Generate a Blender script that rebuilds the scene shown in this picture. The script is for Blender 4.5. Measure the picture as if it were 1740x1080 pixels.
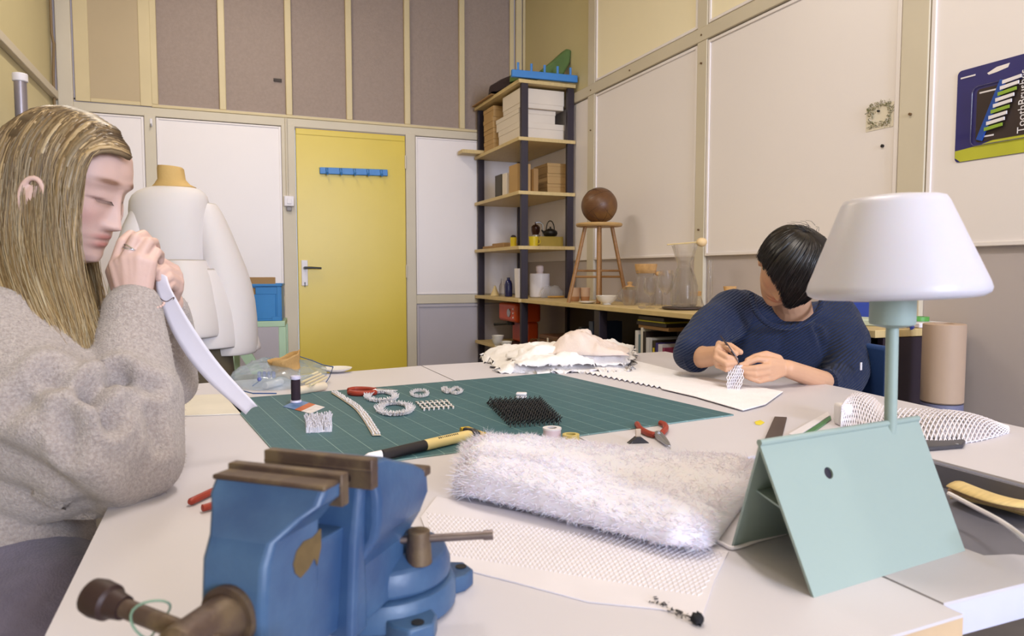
import bpy, bmesh, math, random
from mathutils import Vector, Matrix, noise
import numpy as np
PI = math.pi
for o in list(bpy.data.objects): bpy.data.objects.remove(o)
SC = bpy.context.scene
COL = SC.collection
rnd = random.Random(7)

# ---------------------------------------------------------------- camera, world, light
EYE = 1.06
cam = bpy.data.cameras.new('camera'); cam.lens = 25.0; cam.sensor_width = 36; cam.clip_start = .02
camo = bpy.data.objects.new('camera', cam); COL.objects.link(camo)
camo.location = (0, 0, EYE); camo.rotation_euler = (math.radians(90-3.65), 0, math.radians(-21.9))
cam.dof.use_dof = True; cam.dof.focus_distance = 1.9; cam.dof.aperture_fstop = 9.0
SC.camera = camo
SC.view_settings.view_transform = 'Standard'; SC.view_settings.look = 'None'
SC.view_settings.exposure = 0.11; SC.view_settings.gamma = 1.0
SC.view_settings.use_curve_mapping = False
wd = bpy.data.worlds.new('world'); SC.world = wd; wd.use_nodes = True
wd.node_tree.nodes['Background'].inputs[0].default_value = (.75, .85, 1, 1)
wd.node_tree.nodes['Background'].inputs[1].default_value = 1.0

def area(name, loc, rot, sx, sy, power, color):
    l = bpy.data.lights.new(name, 'AREA'); l.shape = 'RECTANGLE'; l.size = sx; l.size_y = sy
    l.energy = power; l.color = color
    o = bpy.data.objects.new(name, l); COL.objects.link(o); o.location = loc
    o.rotation_euler = [math.radians(a) for a in rot]
    return o
# daylight coming in through the two tall windows behind the camera, and the warm ceiling lamps
area('window_daylight', (-.10, -4.42, 1.95), (85, 0, 0), 1.0, 2.1, 40, (.70, .79, 1.0))
area('window_daylight', (1.50, -4.42, 1.95), (85, 0, 0), 1.0, 2.1, 265, (.70, .79, 1.0))
area('ceiling_lamp_light', (.10, 3.9, 3.34), (0, 0, 0), .22, 1.15, 24, (1.0, .91, .78))
area('ceiling_lamp_light', (.65, 1.3, 3.34), (0, 0, 0), .22, 1.15, 33, (1.0, .92, .84))

# ---------------------------------------------------------------- pixel rays (1740 x 1080)
FP = 1208.0; TH = math.radians(21.9); PT = math.radians(3.65)
def ray(x, y):
    a = (x-870)/FP; b = (540-y)/FP
    c, s = math.cos(PT), math.sin(PT)
    f = c+b*s; u = -s+b*c
    return Vector((f*math.sin(TH)+a*math.cos(TH), f*math.cos(TH)-a*math.sin(TH), u))
def U(x, y, z=.75):
    d = ray(x, y); t = (z-EYE)/d.z; return Vector((d.x*t, d.y*t, z))
def PD(x, y, D):
    d = ray(x, y); return Vector((d.x*D, d.y*D, EYE+d.z*D))
def PY(x, y, Y=5.41):
    d = ray(x, y); t = Y/d.y; return Vector((d.x*t, Y, EYE+d.z*t))
def PX(x, y, X=2.29):
    d = ray(x, y); t = X/d.x; return Vector((X, d.y*t, EYE+d.z*t))
CR = Vector((math.cos(TH), -math.sin(TH), 0))          # picture-right in the room
CF = Vector((math.sin(TH), math.cos(TH), 0))           # away from the camera

# ---------------------------------------------------------------- materials
def lin(c): return tuple(((v/255)/12.92 if v <= 10 else (((v/255)+.055)/1.055)**2.4) for v in c)
MATS = {}
def mat(name, rgb, rough=.6, metal=0, var=.06, scale=8, bump=0, bscale=120, trans=0, ior=1.45, emit=0,
        sheen=0, coat=0, rgb2=None, mix=(.45, .6), stretch=(1, 1, 1), alpha=1, sub=0, spec=None):
    if name in MATS: return MATS[name]
    m = bpy.data.materials.new(name); m.use_nodes = True; MATS[name] = m
    nt = m.node_tree; N = nt.nodes; L = nt.links; b = N['Principled BSDF']
    co = N.new('ShaderNodeTexCoord'); mp = N.new('ShaderNodeMapping'); mp.inputs['Scale'].default_value = stretch
    L.new(co.outputs['Object'], mp.inputs['Vector'])
    nz = N.new('ShaderNodeTexNoise'); nz.inputs['Scale'].default_value = scale; nz.inputs['Detail'].default_value = 5
    L.new(mp.outputs[0], nz.inputs['Vector'])
    cr = N.new('ShaderNodeValToRGB'); c = lin(rgb)
    if rgb2:
        c2 = lin(rgb2); cr.color_ramp.elements[0].position = mix[0]; cr.color_ramp.elements[1].position = mix[1]
    else:
        c2 = tuple(min(1, v*(1+var)) for v in c); c = tuple(v*(1-var) for v in c)
        cr.color_ramp.elements[0].position = .3; cr.color_ramp.elements[1].position = .7
    cr.color_ramp.elements[0].color = (*c, 1); cr.color_ramp.elements[1].color = (*c2, 1)
    L.new(nz.outputs['Fac'], cr.inputs[0]); L.new(cr.outputs[0], b.inputs['Base Color'])
    b.inputs['Roughness'].default_value = rough; b.inputs['Metallic'].default_value = metal
    b.inputs['Transmission Weight'].default_value = trans; b.inputs['IOR'].default_value = ior
    b.inputs['Sheen Weight'].default_value = sheen; b.inputs['Coat Weight'].default_value = coat
    b.inputs['Alpha'].default_value = alpha
    if spec is not None: b.inputs['Specular IOR Level'].default_value = spec
    if sub: b.inputs['Subsurface Weight'].default_value = sub; b.inputs['Subsurface Radius'].default_value = (.01, .005, .003)
    if emit:
        b.inputs['Emission Strength'].default_value = emit; L.new(cr.outputs[0], b.inputs['Emission Color'])
    if bump:
        n2 = N.new('ShaderNodeTexNoise'); n2.inputs['Scale'].default_value = bscale; n2.inputs['Detail'].default_value = 4
        L.new(mp.outputs[0], n2.inputs['Vector'])
        bp = N.new('ShaderNodeBump'); bp.inputs['Strength'].default_value = bump; bp.inputs['Distance'].default_value = .004
        L.new(n2.outputs['Fac'], bp.inputs['Height']); L.new(bp.outputs[0], b.inputs['Normal'])
    return m

# ---------------------------------------------------------------- mesh building
def frame(o, x, z=None):
    """matrix with origin o, x axis along x, z axis near z"""
    x = Vector(x).normalized(); z = Vector(z or (0, 0, 1)); y = z.cross(x)
    if y.length < 1e-6: y = Vector((0, 1, 0)).cross(x)
    y.normalize(); z = x.cross(y)
    return Matrix(((x.x, y.x, z.x, o[0]), (x.y, y.y, z.y, o[1]), (x.z, y.z, z.z, o[2]), (0, 0, 0, 1)))
I4 = Matrix.Identity(4)
def TR(loc, rz=0, rx=0, ry=0):
    return Matrix.Translation(loc) @ Matrix.Rotation(rz, 4, 'Z') @ Matrix.Rotation(ry, 4, 'Y') @ Matrix.Rotation(rx, 4, 'X')
class MB:
    def __init__(s): s.v = []; s.f = []; s.mi = []
    def add(s, vs, fs, M=None, mi=0):
        n = len(s.v)
        if M is not None: vs = [M @ Vector(v) for v in vs]
        s.v += [Vector(v) for v in vs]; s.f += [[n+i for i in f] for f in fs]; s.mi += [mi]*len(fs)
        return s
    def box(s, a, b, M=None, mi=0):
        (x0, y0, z0), (x1, y1, z1) = [(min(p, q), 0) for p, q in zip(a, b)] and (tuple(map(min, zip(a, b))), tuple(map(max, zip(a, b))))
        vs = [(x0, y0, z0), (x1, y0, z0), (x1, y1, z0), (x0, y1, z0), (x0, y0, z1), (x1, y0, z1), (x1, y1, z1), (x0, y1, z1)]
        return s.add(vs, [(3, 2, 1, 0), (4, 5, 6, 7), (0, 1, 5, 4), (1, 2, 6, 5), (2, 3, 7, 6), (3, 0, 4, 7)], M, mi)
    def cbox(s, c, d, M=None, mi=0):
        return s.box([c[i]-d[i]/2 for i in range(3)], [c[i]+d[i]/2 for i in range(3)], M, mi)
    def prism(s, poly, z0, z1, M=None, mi=0):
        a = sum(poly[i-1][0]*poly[i][1]-poly[i][0]*poly[i-1][1] for i in range(len(poly)))
        if a < 0: poly = poly[::-1]
        n = len(poly); vs = [(p[0], p[1], z0) for p in poly]+[(p[0], p[1], z1) for p in poly]
        return s.add(vs, [list(range(n))[::-1], list(range(n, 2*n))]+[(i, (i+1) % n, n+(i+1) % n, n+i) for i in range(n)], M, mi)
    def lathe(s, prof, M=None, n=24, mi=0, sx=1, sy=1):
        vs = []; fs = []
        for r, z in prof:
            for k in range(n):
                a = 2*PI*k/n; vs.append((r*math.cos(a)*sx, r*math.sin(a)*sy, z))
        for j in range(len(prof)-1):
            for k in range(n):
                fs.append((j*n+k, j*n+(k+1) % n, (j+1)*n+(k+1) % n, (j+1)*n+k))
        if prof[0][0] > 1e-5: fs.append(list(range(n))[::-1])
        if prof[-1][0] > 1e-5: fs.append([(len(prof)-1)*n+k for k in range(n)])
        return s.add(vs, fs, M, mi)
    def cyl(s, a, b, r, r2=None, n=20, mi=0):
        a = Vector(a); b = Vector(b); d = b-a
        M = a_to(a, d); return s.lathe([(r, 0), (r if r2 is None else r2, d.length)], M, n, mi)
    def tube(s, pts, r, n=8, mi=0, flat=1.0, up=(0, 0, 1), closed=False, twist=0):
        pts = [Vector(p) for p in pts]; m = len(pts)
        rr = r if isinstance(r, (list, tuple)) else [r]*m
        vs = []; up = Vector(up); prev = None
        for i, p in enumerate(pts):
            if closed: t = pts[(i+1) % m]-pts[i-1]
            else: t = pts[min(i+1, m-1)]-pts[max(i-1, 0)]
            if t.length < 1e-9: t = Vector((0, 0, 1))
            t.normalize()
            u = prev if prev is not None else up
            a = u-t*u.dot(t)
            if a.length < 1e-4: a = Vector((1, 0, 0))-t*t.x
            if a.length < 1e-4: a = Vector((0, 1, 0))-t*t.y
            a.normalize(); prev = a; b = t.cross(a)
            for k in range(n):
                an = 2*PI*k/n+twist*i
                vs.append(p+a*math.cos(an)*rr[i]*flat+b*math.sin(an)*rr[i])
        fs = []
        for i in range(m if closed else m-1):
            j = (i+1) % m
            for k in range(n): fs.append((i*n+k, i*n+(k+1) % n, j*n+(k+1) % n, j*n+k))
        if not closed: fs += [list(range(n))[::-1], [(m-1)*n+k for k in range(n)]]
        return s.add(vs, fs, None, mi)
    def ell(s, c, r, M=None, nu=24, nv=14, mi=0):
        prof = []; vs = []; fs = []
        vs.append((c[0], c[1], c[2]-r[2]))
        for j in range(1, nv):
            t = -PI/2+PI*j/nv
            for k in range(nu):
                a = 2*PI*k/nu
                vs.append((c[0]+r[0]*math.cos(t)*math.cos(a), c[1]+r[1]*math.cos(t)*math.sin(a), c[2]+r[2]*math.sin(t)))
        vs.append((c[0], c[1], c[2]+r[2])); L = len(vs)-1
        for k in range(nu): fs.append((0, 1+(k+1) % nu, 1+k)); fs.append((L, L-nu+k, L-nu+(k+1) % nu))
        for j in range(nv-2):
            for k in range(nu):
                a = 1+j*nu; fs.append((a+k, a+(k+1) % nu, a+nu+(k+1) % nu, a+nu+k))
        return s.add(vs, fs, M, mi)
    def grid(s, fn, nu, nv, wrap=False, M=None, mi=0, caps=False):
        vs = [fn(i/(nu if wrap else nu-1), j/(nv-1)) for j in range(nv) for i in range(nu)]
        fs = [(j*nu+i, j*nu+(i+1) % nu, (j+1)*nu+(i+1) % nu, (j+1)*nu+i) for j in range(nv-1) for i in range(nu if wrap else nu-1)]
        if caps: fs += [list(range(nu))[::-1], [(nv-1)*nu+k for k in range(nu)]]
        return s.add(vs, fs, M, mi)
    def capsule(s, a, b, ra, rb, n=14, k=5):
        """round cone between two joints"""
        a = Vector(a); b = Vector(b); d = b-a; L = d.length
        if L < 1e-6: return s.ell(a, (ra, ra, ra), nu=n, nv=8)
        M = a_to(a, d); pr = [(0, -ra)]
        for i in range(1, k+1): t = -PI/2+PI/2*i/k; pr.append((ra*math.cos(t), ra*math.sin(t)))
        for i in range(0, k): t = PI/2*i/k; pr.append((rb*math.cos(t), L+rb*math.sin(t)))
        pr.append((0.0, L+rb))
        return s.lathe([(max(r, 1e-7), z) for r, z in pr], M, n)
    def chain(s, pts, rs, n=14):
        for i in range(len(pts)-1): s.capsule(pts[i], pts[i+1], rs[i], rs[i+1], n)
        return s
    def build(s, name, m, parent=None, bevel=0, angle=35, sub=0, solid=0, origin=None, segs=2, remesh=0, smooth=0, flat=False, soff=0):
        me = bpy.data.meshes.new(name)
        if parent is not None: Mi = parent.matrix_basis.inverted(); P = parent.parent
        if parent is not None:
            W = parent.matrix_basis
            q = parent.parent
            while q is not None: W = q.matrix_basis @ W; q = q.parent
            T = W.inverted(); loc = None
        else:
            if origin is None:
                xs = [v.x for v in s.v]; ys = [v.y for v in s.v]; zs = [v.z for v in s.v]
                origin = ((min(xs)+max(xs))/2, (min(ys)+max(ys))/2, min(zs))
            T = Matrix.Translation(-Vector(origin)); loc = origin
        me.from_pydata([tuple(T @ v) for v in s.v], [], s.f)
        o = bpy.data.objects.new(name, me); COL.objects.link(o)
        for mm in (m if isinstance(m, (list, tuple)) else [m]): me.materials.append(mm)
        if isinstance(m, (list, tuple)): me.polygons.foreach_set('material_index', s.mi)
        if remesh:
            md = o.modifiers.new('r', 'REMESH'); md.mode = 'VOXEL'; md.voxel_size = remesh; md.use_smooth_shade = True
            if smooth:
                ms = o.modifiers.new('s', 'SMOOTH'); ms.factor = .5; ms.iterations = smooth
            dg = bpy.context.evaluated_depsgraph_get(); oe = o.evaluated_get(dg)
            me2 = bpy.data.meshes.new_from_object(oe, depsgraph=dg); o.modifiers.clear(); o.data = me2; bpy.data.meshes.remove(me); me = me2
            me.name = name
            me.materials.clear()
            for mm in (m if isinstance(m, (list, tuple)) else [m]): me.materials.append(mm)
        if not flat:
            me.shade_smooth()
            if not remesh: me.set_sharp_from_angle(angle=math.radians(angle))
        if solid: md = o.modifiers.new('t', 'SOLIDIFY'); md.thickness = solid; md.offset = soff
        if bevel: md = o.modifiers.new('b', 'BEVEL'); md.width = bevel; md.segments = segs; md.limit_method = 'ANGLE'; md.angle_limit = math.radians(40)
        if sub: md = o.modifiers.new('u', 'SUBSURF'); md.levels = sub; md.render_levels = sub
        if parent is not None: o.parent = parent
        else: o.location = loc
        return o
def a_to(a, d):
    d = Vector(d).normalized(); q = d.to_track_quat('Z', 'Y'); return Matrix.Translation(a) @ q.to_matrix().to_4x4()
def thing(name, label, cat, loc=(0, 0, 0), rz=0, group=None):
    o = bpy.data.objects.new(name, None); COL.objects.link(o); o.empty_display_size = .05
    o.location = loc; o.rotation_euler = (0, 0, rz); return tag(o, label, cat, group)
def tag(o, label, cat, group=None, kind=None):
    o['label'] = label; o['category'] = cat
    if group: o['group'] = group
    if kind: o['kind'] = kind
    return o
def struct(o): o['kind'] = 'structure'; return o
def dup(root, loc=None, rz=None, label=None):
    r = root.copy(); COL.objects.link(r)
    if loc is not None: r.location = loc
    if rz is not None: r.rotation_euler = (0, 0, rz)
    if label: r['label'] = label
    for ch in list(root.children):
        c = ch.copy(); COL.objects.link(c); c.parent = r
        for g in ch.children:
            d = g.copy(); COL.objects.link(d); d.parent = c
    return r
def bez(p0, p1, p2, p3, n=12):
    P = [Vector(p) for p in (p0, p1, p2, p3)]
    return [P[0]*(1-t)**3+P[1]*3*t*(1-t)**2+P[2]*3*t*t*(1-t)+P[3]*t**3 for t in [i/n for i in range(n+1)]]
def spl(pts, n=6):
    """catmull-rom through the points"""
    P = [Vector(p) for p in pts]; out = []
    for i in range(len(P)-1):
        a = P[max(i-1, 0)]; b = P[i]; c = P[i+1]; d = P[min(i+2, len(P)-1)]
        for k in range(n):
            t = k/n
            out.append(.5*((2*b)+(c-a)*t+(2*a-5*b+4*c-d)*t*t+(3*b-a-3*c+d)*t**3))
    out.append(P[-1]); return out
# ================================================================ the room
m_cream = mat('cream_wall_paint', (206, 193, 150), .55, var=.04, scale=1.5, bump=.05, bscale=60)
m_frame = mat('beige_frame_paint', (206, 195, 176), .5, var=.04, scale=3, bump=.06, bscale=40)
m_board = mat('white_gloss_board', (236, 228, 229), .38, var=.015, scale=1.2, bump=.06, bscale=3)
m_lowp = mat('lilac_grey_panel_paint', (184, 177, 186), .5, var=.04, scale=2)
m_taupe = mat('taupe_wall_paint', (188, 177, 177), .6, var=.05, scale=1.6)
m_glass = mat('frosted_glass', (154, 136, 126), .55, var=.06, scale=60, bump=.5, bscale=260)
m_mull = mat('cream_mullion_paint', (208, 190, 150), .45, var=.04, scale=4)
m_floor = mat('grey_linoleum', (120, 112, 108), .5, var=.15, scale=3)
m_ceil = mat('ceiling_paint', (228, 212, 172), .8)
m_dark = mat('dark_void', (30, 28, 30), .8)
m_bup = mat('warm_lit_gloss_board', (246, 234, 204), .4, var=.015, scale=1.2)  # upper boards: cream tint paints in the warm light from above
YB = 5.41; XR = 2.29; XL = -1.0; YN = -4.5; ZC = 3.45
struct(MB().box((XL-.1, YN-.1, -.08), (XR+.1, YB+.1, 0)).build('floor', m_floor))
struct(MB().box((XL-.1, YN-.1, ZC), (XR+.1, YB+.1, ZC+.08)).build('ceiling', m_ceil))
w = struct(MB().box((XL-.08, YN, 0), (XL, YB+.1, ZC)).build('wall_left', m_cream))
MB().box((XL, -.15, 2.165), (XL+.035, YB-.001, 2.215)).build('rail', m_frame, w, bevel=.004)
MB().box((XL, -.15, 1.1), (XL+.018, 4.1, 1.93)).build('board', mat('grey_green_board', (150, 145, 118), .6), w, bevel=.003)
# right wall
w = struct(MB().box((XR, YN, 0), (XR+.08, YB+.1, ZC)).build('wall_right', m_taupe))
MB().box((XR-.004, 4.28, 2.30), (XR, YB, ZC)).build('upper_paint', m_cream, w)
posts = [(4.196, 4.29), (3.02, 3.10), (1.79, 1.90), (.52, .62), (-.72, -.62), (-1.95, -1.85), (-3.2, -3.1)]
mb = MB()
for a, b in posts: mb.box((XR-.022, a, 1.144 if a < 4 and a > 3.02 else .0), (XR, b, ZC-.001))
mb.build('post', m_frame, w, bevel=.004)
MB().box((XR-.026, YN, 2.228), (XR, YB-.01, 2.298)).build('rail', m_frame, w, bevel=.004)
for i in range(len(posts)-1):
    a = posts[i+1][1]; b = posts[i][0]
    for z0, z1 in ((1.144, 2.222), (2.304, ZC-.002)):
        MB().box((XR-.012, a+.004, z0), (XR, b-.004, z1)).build('board', m_board if z0 < 2 else m_bup, w, bevel=.003)
        mb = MB()
        for p, q in (((a+.004, z0), (a+.022, z1)), ((b-.022, z0), (b-.004, z1)), ((a+.02, z0), (b-.02, z0+.016)), ((a+.02, z1-.016), (b-.02, z1))):
            mb.box((XR-.019, p[0], p[1]), (XR-.011, q[0], q[1]))
        mb.build('moulding', m_board, w, bevel=.003)
MB().box((XR-.012, 4.295, 1.144), (XR, YB, 2.222)).build('board', m_board, w, bevel=.003)
mb = MB()
for y, z in ((4.24, 2.26), (4.24, 2.0), (3.06, 2.26), (3.06, 2.12), (3.06, 2.45), (3.06, 1.28), (1.85, 1.62), (3.75, 2.262)):
    mb.cyl((XR-.03, y, z), (XR-.02, y, z), .005, n=8)
mb.build('screw', mat('rusty_screw', (120, 95, 70), .5, .5), w)
# back wall
w = struct(MB().box((XL, YB, 0), (.487, YB+.08, 2.14)).box((1.295, YB, 0), (XR, YB+.08, 2.14)).box((XL, YB, 2.10), (XR, YB+.08, 2.19))
           .box((XL, YB, 2.18), (-.41, YB+.08, ZC)).box((2.15, YB, 2.18), (XR, YB+.08, ZC)).build('wall_back', m_lowp))
mb = MB()
mb.box((-.97, YB-.03, 0), (-.885, YB, ZC-.002)).box((-.482, YB-.014, 0), (-.412, YB, 2.12)).box((.393, YB-.014, 0), (.486, YB, 2.12)).box((1.296, YB-.014, 0), (1.372, YB, 2.12))
mb.box((XL+.0, YB-.012, 2.105), (XR-.03, YB, 2.165))
for a, b in ((-.885, -.482), (-.412, .393), (1.372, XR-.03)): mb.box((a, YB-.013, .817), (b, YB, .887))
mb.build('post', m_frame, w, bevel=.004)
for a, b in ((-.885, -.482), (-.412, .393), (1.372, XR-.03)):
    MB().box((a+.004, YB-.007, .89), (b-.004, YB, 2.10)).build('board', m_board, w, bevel=.002)
    mb = MB()
    for p, q in (((a+.003, .89), (a+.017, 2.10)), ((b-.017, .89), (b-.003, 2.10)), ((a+.017, .89), (b-.017, .902)), ((a+.017, 2.088), (b-.017, 2.10))):
        mb.box((p[0], YB-.013, p[1]), (q[0], YB-.005, q[1]))
    mb.build('moulding', m_board, w, bevel=.002)
    mb = MB()
    for p, q in (((a+.003, .05), (a+.02, .81)), ((b-.02, .05), (b-.003, .81)), ((a+.02, .79), (b-.02, .81))):
        mb.box((p[0], YB-.010, p[1]), (q[0], YB, q[1]))
    mb.build('moulding', m_lowp, w, bevel=.003)
m_bev = mat('beige_upper_panel', (184, 164, 132), .5, var=.03, scale=2)
MB().box((-.875, YB-.008, 2.19), (-.46, YB, ZC-.01)).build('board', m_bev, w, bevel=.003)
mb = MB().box((-.875, YB-.014, 2.17), (-.79, YB-.006, ZC-.01)).box((-.50, YB-.014, 2.17), (-.42, YB-.006, ZC-.01)).box((-.79, YB-.013, 2.17), (-.50, YB-.006, 2.195))
mb.box((2.15, YB-.02, 2.17), (2.185, YB, ZC-.01)).box((2.20, YB-.028, 2.17), (2.25, YB, ZC-.01)).box((2.262, YB-.02, 2.17), (2.285, YB, ZC-.01))
mb.build('moulding', m_mull, w, bevel=.004)
# the glazed partition over the door
win = struct(MB().box((-.41, YB+.02, 2.17), (2.16, YB+.032, ZC)).build('window_1', m_glass))
mb = MB()
mb.box((-.432, YB-.016, 2.165), (2.16, YB+.018, 2.186)).box((-.432, YB-.016, 2.186), (-.392, YB+.018, ZC-.001))
mb.build('window_sill', m_mull, win, bevel=.004)
for x in (.011, .452, .878, 1.315, 1.751):
    MB().box((x-.022, YB-.014, 2.186), (x+.022, YB+.02, ZC-.001)).build('mullion', m_mull, win, bevel=.005)
MB().box((.35, YB+.008, 2.42), (.405, YB+.02, 2.44)).build('tape_scrap', mat('dark_tape', (60, 50, 45), .6), win)
# door
m_yel = mat('yellow_door_paint', (216, 190, 62), .33, var=.03, scale=2.5, bump=.05, bscale=5)
m_metal = mat('brushed_steel', (180, 180, 185), .35, .9)
m_blackp = mat('black_plastic', (28, 26, 28), .4)
m_wplas = mat('white_plastic', (228, 222, 228), .4)
d = struct(MB().box((.492, YB-.012, .01), (1.292, YB+.03, 2.098)).build('door_1', m_yel, bevel=.003))
MB().box((.494, YB-.016, 2.055), (1.29, YB-.011, 2.094)).build('door_lintel_strip', m_yel, d, bevel=.002)
p0 = PY(517, 443); p1 = PY(512, 485)
hx = p0.x
h = MB().box((hx-.022, YB-.022, p1.z), (hx+.022, YB-.012, p0.z+.005)).build('door_handle_plate', m_wplas, d, bevel=.003)
MB().cyl((hx, YB-.02, 1.095), (hx, YB-.06, 1.095), .009, n=12).tube([(hx, YB-.058, 1.095), (hx+.05, YB-.062, 1.095), (hx+.115, YB-.058, 1.092)], [.009, .008, .007], 10).build('lever', m_blackp, h)
MB().cyl((hx, YB-.0205, .985), (hx, YB-.0235, .985), .005, n=10).box((hx-.003, YB-.0235, .955), (hx+.003, YB-.021, .985)).build('keyhole', m_blackp, h)
mb = MB()
for z in (1.9, 1.07, .25): mb.cyl((1.293, YB-.018, z-.05), (1.293, YB-.018, z+.05), .007, n=10)
mb.build('hinge', m_frame, d)
# near wall with two tall windows behind the camera
wins = ((-.62, .42), (.98, 2.02))
mb = MB().box((XL, YN-.08, 0), (XR, YN, .95)).box((XL, YN-.08, 3.15), (XR, YN, ZC))
for a, b in ((XL, -.62), (.42, .98), (2.02, XR)): mb.box((a, YN-.08, .95), (b, YN, 3.15))
struct(mb.build('wall_near', m_cream))
for i, (a, b) in enumerate(wins):
    mb = MB()
    for x in (a, (a+b)/2-.02, b-.04): mb.box((x, YN-.05, .95), (x+.04, YN-.01, 3.15))
    for z in (.95, 2.3, 3.11): mb.box((a, YN-.05, z), (b, YN-.01, z+.04))
    struct(mb.build('window_%d' % (i+2), m_mull))
# small fittings on the walls
def hook_rail(name, p, q, depth, label, wallY=None, up=False):
    """blue plastic rail with five hooks between p and q"""
    p = Vector(p); q = Vector(q); t = thing(name, label, 'hook rail', (p+q)/2)
    M = frame(p, q-p); L = (q-p).length
    m = mat('blue_plastic', (62, 128, 200), .4)
    MB().box((0, -depth, -.024), (L, 0, .024), M).build('bar', m, t, bevel=.004)
    for k in range(5):
        x = L*(k+.5)/5
        mb = MB()
        if up: mb.tube([M @ Vector(c) for c in ((x, -.012, .0), (x, -.012, .04), (x, -.012, .075))], [.009, .008, .009], 8)
        else: mb.tube([M @ Vector(c) for c in ((x, -depth, .015), (x, -depth-.01, -.015), (x, -depth-.03, -.03), (x, -depth-.036, -.012))], [.008, .007, .006, .007], 8)
        mb.build('hook', m, t)
        if not up: MB().box((x-.009, -depth-.003, .0), (x+.009, -depth, .02), M).build('slot', mat('slot_dark_green', (30, 60, 70), .6), t)
    return t
hook_rail('hook_rail', PY(543, 290, YB-.013), PY(658, 294, YB-.013), .02, 'blue five-hook rail screwed on the yellow door')
sw = thing('light_switch', 'small white switch box on the door post, left of the yellow door', 'switch', (.44, YB-.015, 1.57))
c = PY(491, 342, YB-.015)
MB().cbox((c.x, c.y-.016, c.z), (.07, .032, .075)).build('housing', m_wplas, sw, bevel=.006)
MB().cbox((c.x, c.y-.034, c.z), (.03, .008, .04)).build('rocker', m_wplas, sw, bevel=.002)
MB().cbox((c.x, c.y-.012, c.z-.055), (.035, .02, .03)).build('cable_gland', mat('grey_plastic', (140, 135, 140), .5), sw, bevel=.004)
MB().tube([(c.x-.01, YB-.022, c.z+.03), (c.x-.01, YB-.022, 2.16)], .009, 10).build('conduit', m_frame, sw)
c = PY(257, 208, YB-.014)
pg = thing('wall_peg', 'tiny white peg hook high on the post behind the woman', 'hook', c)
MB().cbox((c.x, c.y-.004, c.z), (.016, .008, .05)).build('plate', m_wplas, pg, bevel=.003)
MB().tube([c+Vector((0, -.004, -.02)), c+Vector((0, -.025, -.03)), c+Vector((0, -.028, -.012))], .005, 8).build('hook', m_metal, pg)
# pipe and cable in the far left corner, standing roll at the left wall
a = PY(100, 0, 5.3)
tag(MB().tube([(XL+.02, 5.33, 1.0), (XL+.02, 5.33, 2.30), (XL+.028, 5.34, 2.50), (XL+.02, 5.33, 2.56), (XL+.02, 5.33, ZC-.01)], .008, 8).build('wall_cable', mat('brown_cable', (130, 105, 70), .5)), 'thin brown cable running up the left corner of the room', 'cable')
rl = PD(34, 128, 3.3)
t = thing('pull_up_screen', 'grey metal post with a white cap at the left wall', 'post', (rl.x, rl.y, 0))
MB().cyl((rl.x, rl.y, 0), (rl.x, rl.y, rl.z-.03), .026, n=20).build('tube', mat('grey_tube', (150, 142, 150), .35, .5), t)
MB().cyl((rl.x, rl.y, rl.z-.03), (rl.x, rl.y, rl.z+.008), .032, n=20).build('cap', m_wplas, t, bevel=.004)
# ceiling lamps
for x, y in ((.1, 3.9), (.65, 1.3)):
    t = thing('ceiling_lamp', 'long batten ceiling lamp with a warm tube, '+('far, near the back partition' if y > 2 else 'nearer, over the work tables'), 'ceiling lamp', (x, y, ZC-.06), group='ceiling lamps')
    MB().box((x-.05, y-.62, ZC-.06), (x+.05, y+.62, ZC)).build('housing', m_wplas, t, bevel=.005)
    MB().cyl((x, y-.58, ZC-.08), (x, y+.58, ZC-.08), .014, n=12).build('tube', mat('warm_tube', (255, 225, 170), .5, emit=3), t)
# ================================================================ work tables
ZT = .75
m_table = mat('white_table_laminate', (208, 202, 209), .42, var=.02, scale=3, bump=.02, bscale=30)
m_edge = mat('beech_table_edge', (200, 172, 140), .5, var=.08, scale=20)
m_ledge = mat('white_edge_band', (205, 205, 232), .45)
m_grey = mat('grey_steel', (110, 108, 118), .45, .3)
def table(name, label, poly, legs, medge, group='work tables'):
    cx = sum(p[0] for p in poly)/len(poly); cy = sum(p[1] for p in poly)/len(poly)
    t = thing(name, label, 'table', (cx, cy, 0))
    MB().prism(poly, ZT-.003, ZT).build('tabletop', m_table, t)
    MB().prism(poly, ZT-.036, ZT-.0031).build('edge_band', medge, t)
    for x, y in legs:
        MB().box((x-.025, y-.025, 0), (x+.025, y+.025, ZT-.037)).build('leg', m_grey, t, bevel=.003)
    xs = [l[0] for l in legs]; ys = [l[1] for l in legs]
    for y in (min(ys), max(ys)): MB().box((min(xs)+.03, y-.01, ZT-.09), (max(xs)-.03, y+.01, ZT-.037)).build('apron', m_grey, t)
    return t
table('work_table', 'white work table nearest the camera, carrying the blue vise and green cutting mat',
      [(-.15, .40), (.6155, .43), (.597, 2.302), (-.155, 2.145)], [(-.09, .48), (.55, .52), (.54, 2.2), (-.09, 2.05)], m_edge)
table('work_table', 'white work table on the right, under the kneeling fabric pile and the lamp',
      [(.6195, .452), (.86, .452), (.80, .505), (.766, .515), (.766, .95), (1.088, .95), (1.088, .3), (1.40, .3), (1.54, 1.43), (1.60, 2.36), (.601, 2.305)],
      [(.68, .60), (1.3, .4), (1.5, 2.25), (.66, 2.2)], m_ledge)
for o in COL.objects:
    if o.get('label', '').endswith('pile and the lamp'): o['label'] = 'white work table on the right, under the fabric pile and netting'
tray = thing('tray', 'grey tray sunk between the tables, holding pale wood strips', 'tray', (.93, .62, .70))
MB().box((.775, .25, .700), (1.084, .945, .710)).build('base', mat('grey_tray', (104, 102, 112), .5), tray)
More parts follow.
